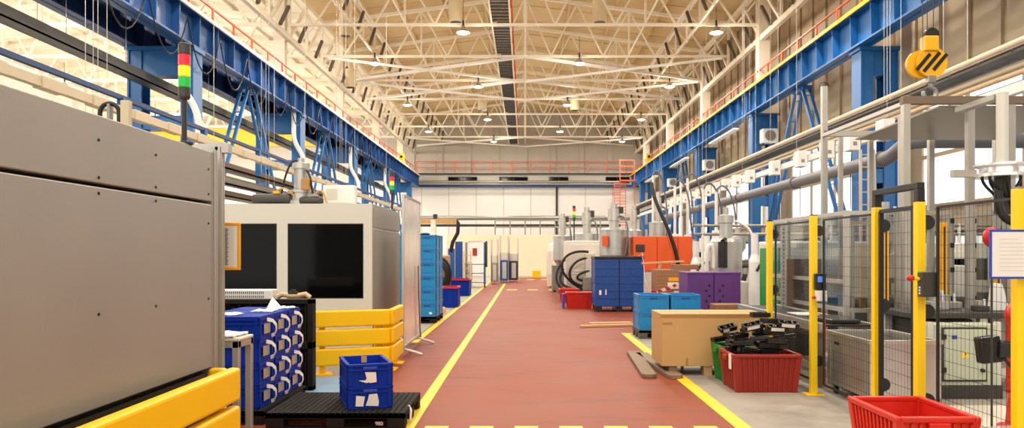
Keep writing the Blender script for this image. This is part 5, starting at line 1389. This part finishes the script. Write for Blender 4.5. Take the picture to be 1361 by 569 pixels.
MB().box(0, 2.4, 0, 1.5, .1, 1.0).build('bed', M['machine_grey'], om, bevel=.02)
g = MB().box(-.03, 1.62, -.03, 1.5, 1.0, 1.98).build('orange_guard', M['machine_orange'], om, bevel=.02)
MB().box(.62, .64, -.035, -.03, 1.02, 1.95).box(1.2, 1.22, -.035, -.03, 1.02, 1.95).build('door_seam', M['crate_red_dark'], g); MB().box(.03, .28, -.06, -.03, 1.55, 1.75).build('lock', M['dark_steel'], g, bevel=.01)
for x in (.1, 2.1): MB().box(x, x + .2, .1, 1.4, 0, .1).build('foot', M['rubber'], om)
MB().path(bez((1.25, -.08, .95), (1.1, -.1, 2.2), (.5, 0, 2.8), (.55, .4, 3.5), 18), .05, 8).build('hose', M['rubber'], om)
MB().box(1.62, 1.86, .0, .6, .9, 1.4).build('white_pump', M['white_plastic'], om, bevel=.03)
wp = thing('dryer_unit', 'white and silver dryer unit with a black motor behind the purple crates', 'dryer', (4.35, 16.3, 0))
MB().lathe([(.0, .9), (.30, .9), (.34, 1.0), (.34, 1.75), (.30, 1.82), (.14, 1.86), (.14, 2.15), (.17, 2.16), (.17, 2.32), (.06, 2.36), (.06, 2.5), (0, 2.5)], n=26).build('silver_drum', M['galvanised'], wp)
MB().box(-.4, .45, -.35, .35, .1, .9).build('base', M['machine_grey'], wp, bevel=.02)
MB().tube((-.18, -.42, 1.2), (-.18, -.42, 1.75), .10, 14).tube((-.18, -.42, 1.75), (-.1, -.3, 1.8), .05, 8).build('black_motor', M['plastic_black'], wp)
MB().path(bez((-.45, -.3, .9), (-.6, -.35, 1.9), (-.3, -.4, 1.9), (-.35, -.35, 1.2)), .045, 8).build('white_hose', M['white_pipe'], wp)
MB().path(bez((.4, -.2, .9), (.7, -.2, 1.9), (.5, -.1, 2.1), (.2, 0, 2.2)), .03, 8).build('white_hose', M['white_pipe'], wp)
for x in (-.38, .37): MB().box(x, x + .06, -.33, -.27, 0, .1).box(x, x + .06, .27, .33, 0, .1).build('foot', M['rubber'], wp)
for i, (px, d, r, h) in enumerate(((925, 18.4, .13, 1.8), (1003, 15.5, .12, 1.9), (940, 19.3, .11, 2.0))):
    t = thing('process_column', 'thin pale process column behind the purple crates, ' + ('left of the dryer', 'right of the dryer', 'behind the dryer')[i], 'column unit', (PX(px, d), d, 0), 0, 'pale process columns')
    MB().lathe([(0, .1), (r, .1), (r, h * .7), (r * .6, h * .78), (r * .6, h), (0, h)], n=16).build('body', M['white_plastic'], t); MB().box(-r, r, -r, r, 0, .1).build('foot', M['dark_steel'], t)
    MB().path(bez((0, -r, h * .6), (.3, -r, h * .9), (.4, -r, h * .5), (.3, 0, .2)), .03, 6).build('hose', M['rubber'], t)
for i, (x0, x1, y, dp, h, lab) in enumerate(((1.11, 1.84, 20.36, .55, .44, 'red ribbed bin nearest the dark blue pallet box'), (1.05, 1.6, 22.9, .6, .42, 'red ribbed bin behind the nearest far one'), (1.10, 1.5, 34.2, .9, .55, 'red ribbed bin farthest along the machine row'))):
    t = thing('ribbed_bin', lab, 'bin', ((x0 + x1) / 2, y + .3, 0), 0, 'red bins along the machine row'); ribbed_bin(x1 - x0, dp, h, M['crate_red'], t, 9)
tag(MB().box(1.02, 1.08, 20.5, 20.95, 0, .4).build('side_board', M['sign_blue'], bevel=.01), 'blue side board standing beside the nearest far red bin', 'board')
t = thing('shrouded_machine', 'machine under a pale shroud at the end of the machine row', 'machine', (1.4, 33.4, 0))
MB().lathe([(.42, .05), (.46, .6), (.44, 1.6), (.36, 1.9), (.2, 1.98), (0, 2.0)], n=12, smooth=False).build('shroud', M['machine_white'], t); MB().box(-.3, .3, -.3, .3, 0, .06).build('base', M['dark_steel'], t)
t = thing('grey_cabinet', 'grey pump cabinet between the red bins and the shroud', 'cabinet', (1.30, 29.6, 0))
MB().box(-.25, .7, -.4, .4, .05, 1.05).build('body', M['grey_steel'], t, bevel=.02); MB().box(-.2, .2, -.42, -.4, .15, .95).build('door', M['grey_steel'], t); MB().box(-.2, .65, -.35, .35, 0, .05).build('plinth', M['rubber'], t)
tag(MB().box(.45, .95, 46.2, 46.5, 0, .45).build('yellow_bin', M['barrier_yellow'], bevel=.03), 'small yellow box at the foot of the far cream wall', 'box')

# more distant machines and pipes on the right between row and wall
k = 0
for (x, y, m) in ((5.4, 27.0, 'machine_white'), (5.2, 34.0, 'machine_blue'), (7.0, 22.0, 'machine_white'), (6.6, 41, 'machine_grey')):
    injection_machine('moulding_machine', 'distant %s moulding machine in the right side hall, %s from the camera' % ({'machine_white': 'white', 'machine_blue': 'blue', 'machine_grey': 'grey'}[m], ORD[(1, 2, 0, 3)[k]]), (x, y, 0), 3.6, M[m], 10 + k, True, 1.4, 1.5); k += 1
for i, (px, d, z0, z1) in enumerate(((868, 26, 1.5, 4.2), (897, 23.3, 1.8, 3.6), (914, 24, 1.8, 3.9), (935, 19.8, 1.6, 3.2), (905, 30, 1.9, 4.4), (952, 19.6, 1.8, 3.1))):
    t = thing('riser_pipe', 'white riser pipe above the right machines, %s from the aisle' % ORD[(0, 1, 3, 4, 2, 5)[i]], 'pipe', (PX(px, d), d, 0), 0, 'white riser pipes')
    MB().tube((0, 0, 0), (0, 0, z1), .045, 8).build('pipe', M['white_pipe'], t)
    MB().box(-.10, .10, -.07, .07, z0, z0 + .3).build('valve_box', M['white_plastic'], t, bevel=.01)
    MB().path(bez((0, -.05, z1), (.1, -.1, z1 + .4), (.5, -.1, z1), (.5, 0, z0 + .4)), .025, 6).build('hose', M['grey_pipe'], t)

# ================================================================== far cream partition and the left end
pw = MB(); d = 50.0
pw.box(-5.2, -3.85, d, d + .15, 0, 2.75).box(-2.75, 2.2, d, d + .15, 0, 2.75).box(-3.85, -2.75, d, d + .15, 2.35, 2.75).box(2.2, 9.0, d + .6, d + .75, 0, 2.6)
struct('wall_partition', pw, M['wall_cream'], 'cream partition wall closing the far end of the aisle', 'wall')
struct('door_1', MB().box(-3.8, -2.8, d + .10, d + .14, 0, 2.33).box(-3.85, -3.8, d - .02, d + .1, 0, 2.35).box(-2.8, -2.75, d - .02, d + .1, 0, 2.35), M['wall_white'], 'white door in the far cream partition', 'door')
tag(MB().box(-1.2, -.7, d - .03, d - .005, 1.0, 1.5).build('wall_notice', M['paper']), 'white notice panel on the far cream partition', 'notice')
tag(MB().box(-3.5, -3.2, d + .06, d + .095, 1.35, 1.85).build('wall_picture', M['crate_red_dark']), 'small dark red notice on the far white door', 'notice')
rp = thing('roof_railing', 'grey pipe railing on top of the far cream partition', 'railing', (-2.0, 50.07, 2.75))
for z in (.5, .95): MB().tube((0, 0, z), (8, 0, z), .04, 8).build('rail', M['grey_steel'], rp)
for i in range(9): MB().tube((i, 0, 0 if i < 5 else -.1), (i, 0, .95), .04, 8).build('post', M['grey_steel'], rp)
lm = thing('moulding_machine', 'beige moulding machine with coiled black hoses beyond the crate tower', 'moulding machine', (-3.6, 23.2, 0))
MB().box(-.2, 1.15, 0, 1.8, .1, .75).build('bed', M['machine_dark'], lm, bevel=.02); MB().box(-.2, 1.12, 0, 1.7, .75, 1.45).build('housing', M['kraft'], lm, bevel=.05); MB().box(.2, .95, .1, 1.0, 1.45, 1.95).build('upper_housing', M['machine_white'], lm, bevel=.03)
for r_, dx in ((.48, 0), (.40, .05), (.33, .08)):
    MB().path([(1.02 + dx, -.15 - dx * 2, .95 + r_ * math.sin(a_)) if False else (.95 + r_ * .75 * math.cos(a_), -.12 - dx * 2, .85 + r_ * 1.1 * math.sin(a_)) for a_ in [2 * math.pi * i_ / 22 for i_ in range(22)]], .045, 8, closed=True).build('hose', M['rubber'], lm)
for x in (-.1, .9): MB().box(x, x + .2, .1, 1.7, 0, .1).build('foot', M['rubber'], lm)
rbx = thing('pick_robot', 'pale beam robot with a black cable chain above the beige machine', 'robot', (-2.95, 24.2, 1.96))
MB().box(-.08, .08, -.08, .08, 0, .62).build('column', M['machine_white'], rbx, bevel=.01); MB().box(-.5, .75, -.07, .07, .50, .66).build('beam', M['kraft'], rbx, bevel=.01)
MB().path([(.72, 0, .62), (.8, 0, .5), (.78, 0, .2), (.62, 0, -.1), (.55, 0, -.42)], .06, 8).build('cable_chain', M['rubber'], rbx); MB().box(.0, .12, -.1, .1, .66, .8).build('motor', M['dark_steel'], rbx, bevel=.01)
bpn = thing('blue_panel_stand', 'tall blue panel stand beyond the beige moulding machine', 'panel', (-2.52, 28.4, 0))
MB().box(-.12, .16, -.03, .03, .05, 1.95).build('panel', M['crate_blue_dark'], bpn, bevel=.01); MB().box(-.2, .2, -.3, .3, 0, .05).build('base', M['dark_steel'], bpn)
bp2 = thing('blue_panel_stand', 'blue panel stand behind the taller blue one', 'panel', (-3.0, 30.4, 0))
MB().box(-.12, .16, -.03, .03, .05, 1.7).build('panel', M['machine_blue'], bp2, bevel=.01); MB().box(-.2, .2, -.3, .3, 0, .05).build('base', M['dark_steel'], bp2)
ld_ = thing('wooden_ladder', 'short orange wooden ladder leaning beside the blue panel stand', 'ladder', (-2.62, 32, 0))
for x in (0, .3): MB().bar((x, -.2, 0), (x, .15, 1.6), .05, .05).build('stile', M['wood_new'], ld_)
for i in range(5): MB().bar((0, -.14 + .06 * i, .3 + i * .28), (.3, -.14 + .06 * i, .3 + i * .28), .03).build('rung', M['wood_new'], ld_)
tr_ = thing('tool_trolley', 'grey step trolley with blue uprights on casters by the far lane', 'trolley', (-2.15, 33.5, 0))
for x in (-.5, .32): MB().box(x, x + .06, -.3, -.24, .12, 2.0).build('upright', M['machine_blue'] if x > 0 else M['grey_steel'], tr_); MB().box(x, x + .06, .24, .3, .12, 2.0).build('upright', M['machine_blue'] if x > 0 else M['grey_steel'], tr_)
for z in (.2, .6, 1.0): MB().box(-.5, .38, -.3, .3, z, z + .04).build('shelf', M['grey_steel'], tr_)
for x in (-.47, .35):
    for y in (-.27, .27): MB().lathe([(0, -.02), (.06, -.02), (.06, .02), (0, .02)], (x, y, .062), 12, 'x').build('caster', M['rubber'], tr_)
MB().box(.40, .46, -.3, .3, .9, 2.05).build('dark_cover', M['plastic_black'], tr_)
tag(MB().box(-2.78, -2.45, 34.3, 35.0, 0, 1.1).build('machine_console', M['machine_grey'], bevel=.03), 'pale console standing beside the step trolley', 'console')
for i, (px0, px1, h, m, dd_, lab) in enumerate(((655, 662, 1.9, 'grey_steel', 37, 'grey steel cabinet past the step trolley'), (664, 676, 2.1, 'machine_blue', 39, 'blue machine cabinet at the far end of the left lane'), (676, 689, 2.0, 'machine_dark', 40, 'dark machine frame cabinet at the far end of the left lane'))):
    x0, x1 = PX(px0, dd_) - (.1 if i == 0 else 0), PX(px1, dd_)
    t = thing('machine_cabinet', lab, 'cabinet', ((x0 + x1) / 2, dd_, 0)); w = x1 - x0
    MB().box(-w / 2, w / 2, 0, .9, .08, h * .55).build('lower_body', M[m], t, bevel=.02); MB().box(-w / 2, w / 2, .0, .9, h * .55, h * .75).build('upper_body', M['machine_grey'], t, bevel=.02)
    for x in (-w / 2, w / 2 - .05): MB().box(x, x + .05, 0, .05, 0, h * 1.15).build('post', M['aluminium'], t); MB().box(x, x + .05, .85, .9, 0, h * 1.15).build('post', M['aluminium'], t)
    MB().box(-w * .2, w * .25, -.02, 0, .2, h * .5).build('door', M['aluminium'], t)
for i, (x, y, m) in enumerate(((-6.5, 16.5, 'machine_grey'), (-7.5, 22.0, 'machine_white'), (-7.0, 29.0, 'machine_blue'))):
    injection_machine('moulding_machine', 'moulding machine in the left side hall, %s from the camera' % ORD[i], (x, y, 0), 3.4, M[m], 20 + i, False, 1.4, 1.4)

# ================================================================== light, camera, view
w = bpy.data.worlds.new('world'); SC.world = w; w.use_nodes = True
w.node_tree.nodes['Background'].inputs[0].default_value = (1.0, .97, .92, 1); w.node_tree.nodes['Background'].inputs[1].default_value = 1.8
ld.energy = 450.0; lu.energy = 200.0; lb.energy = 650.0; lbu.energy = 550.0
cam = bpy.data.cameras.new('camera'); co = bpy.data.objects.new('camera', cam); COL.objects.link(co)
co.location = (0, 0, EYE); co.rotation_euler = (R(90), 0, 0)
cam.sensor_fit = 'HORIZONTAL'; cam.sensor_width = 36; cam.lens = 36 * FOC / 1361.0
cam.shift_x = -(VX - 680.5) / 1361.0; cam.shift_y = (VY - 284.5) / 1361.0
cam.clip_start = .05; cam.clip_end = 300
SC.camera = co
vs = SC.view_settings; vs.view_transform = 'Standard'; vs.look = 'None'; vs.exposure = 0.0; vs.gamma = 1.0; vs.use_curve_mapping = False
SC.display_settings.display_device = 'sRGB'
SC.cycles.use_denoising = True
SC.cycles.max_bounces = 8; SC.cycles.diffuse_bounces = 4; SC.cycles.glossy_bounces = 3; SC.cycles.transparent_max_bounces = 12
SC.cycles.sample_clamp_indirect = 6; SC.cycles.caustics_reflective = False; SC.cycles.caustics_refractive = False
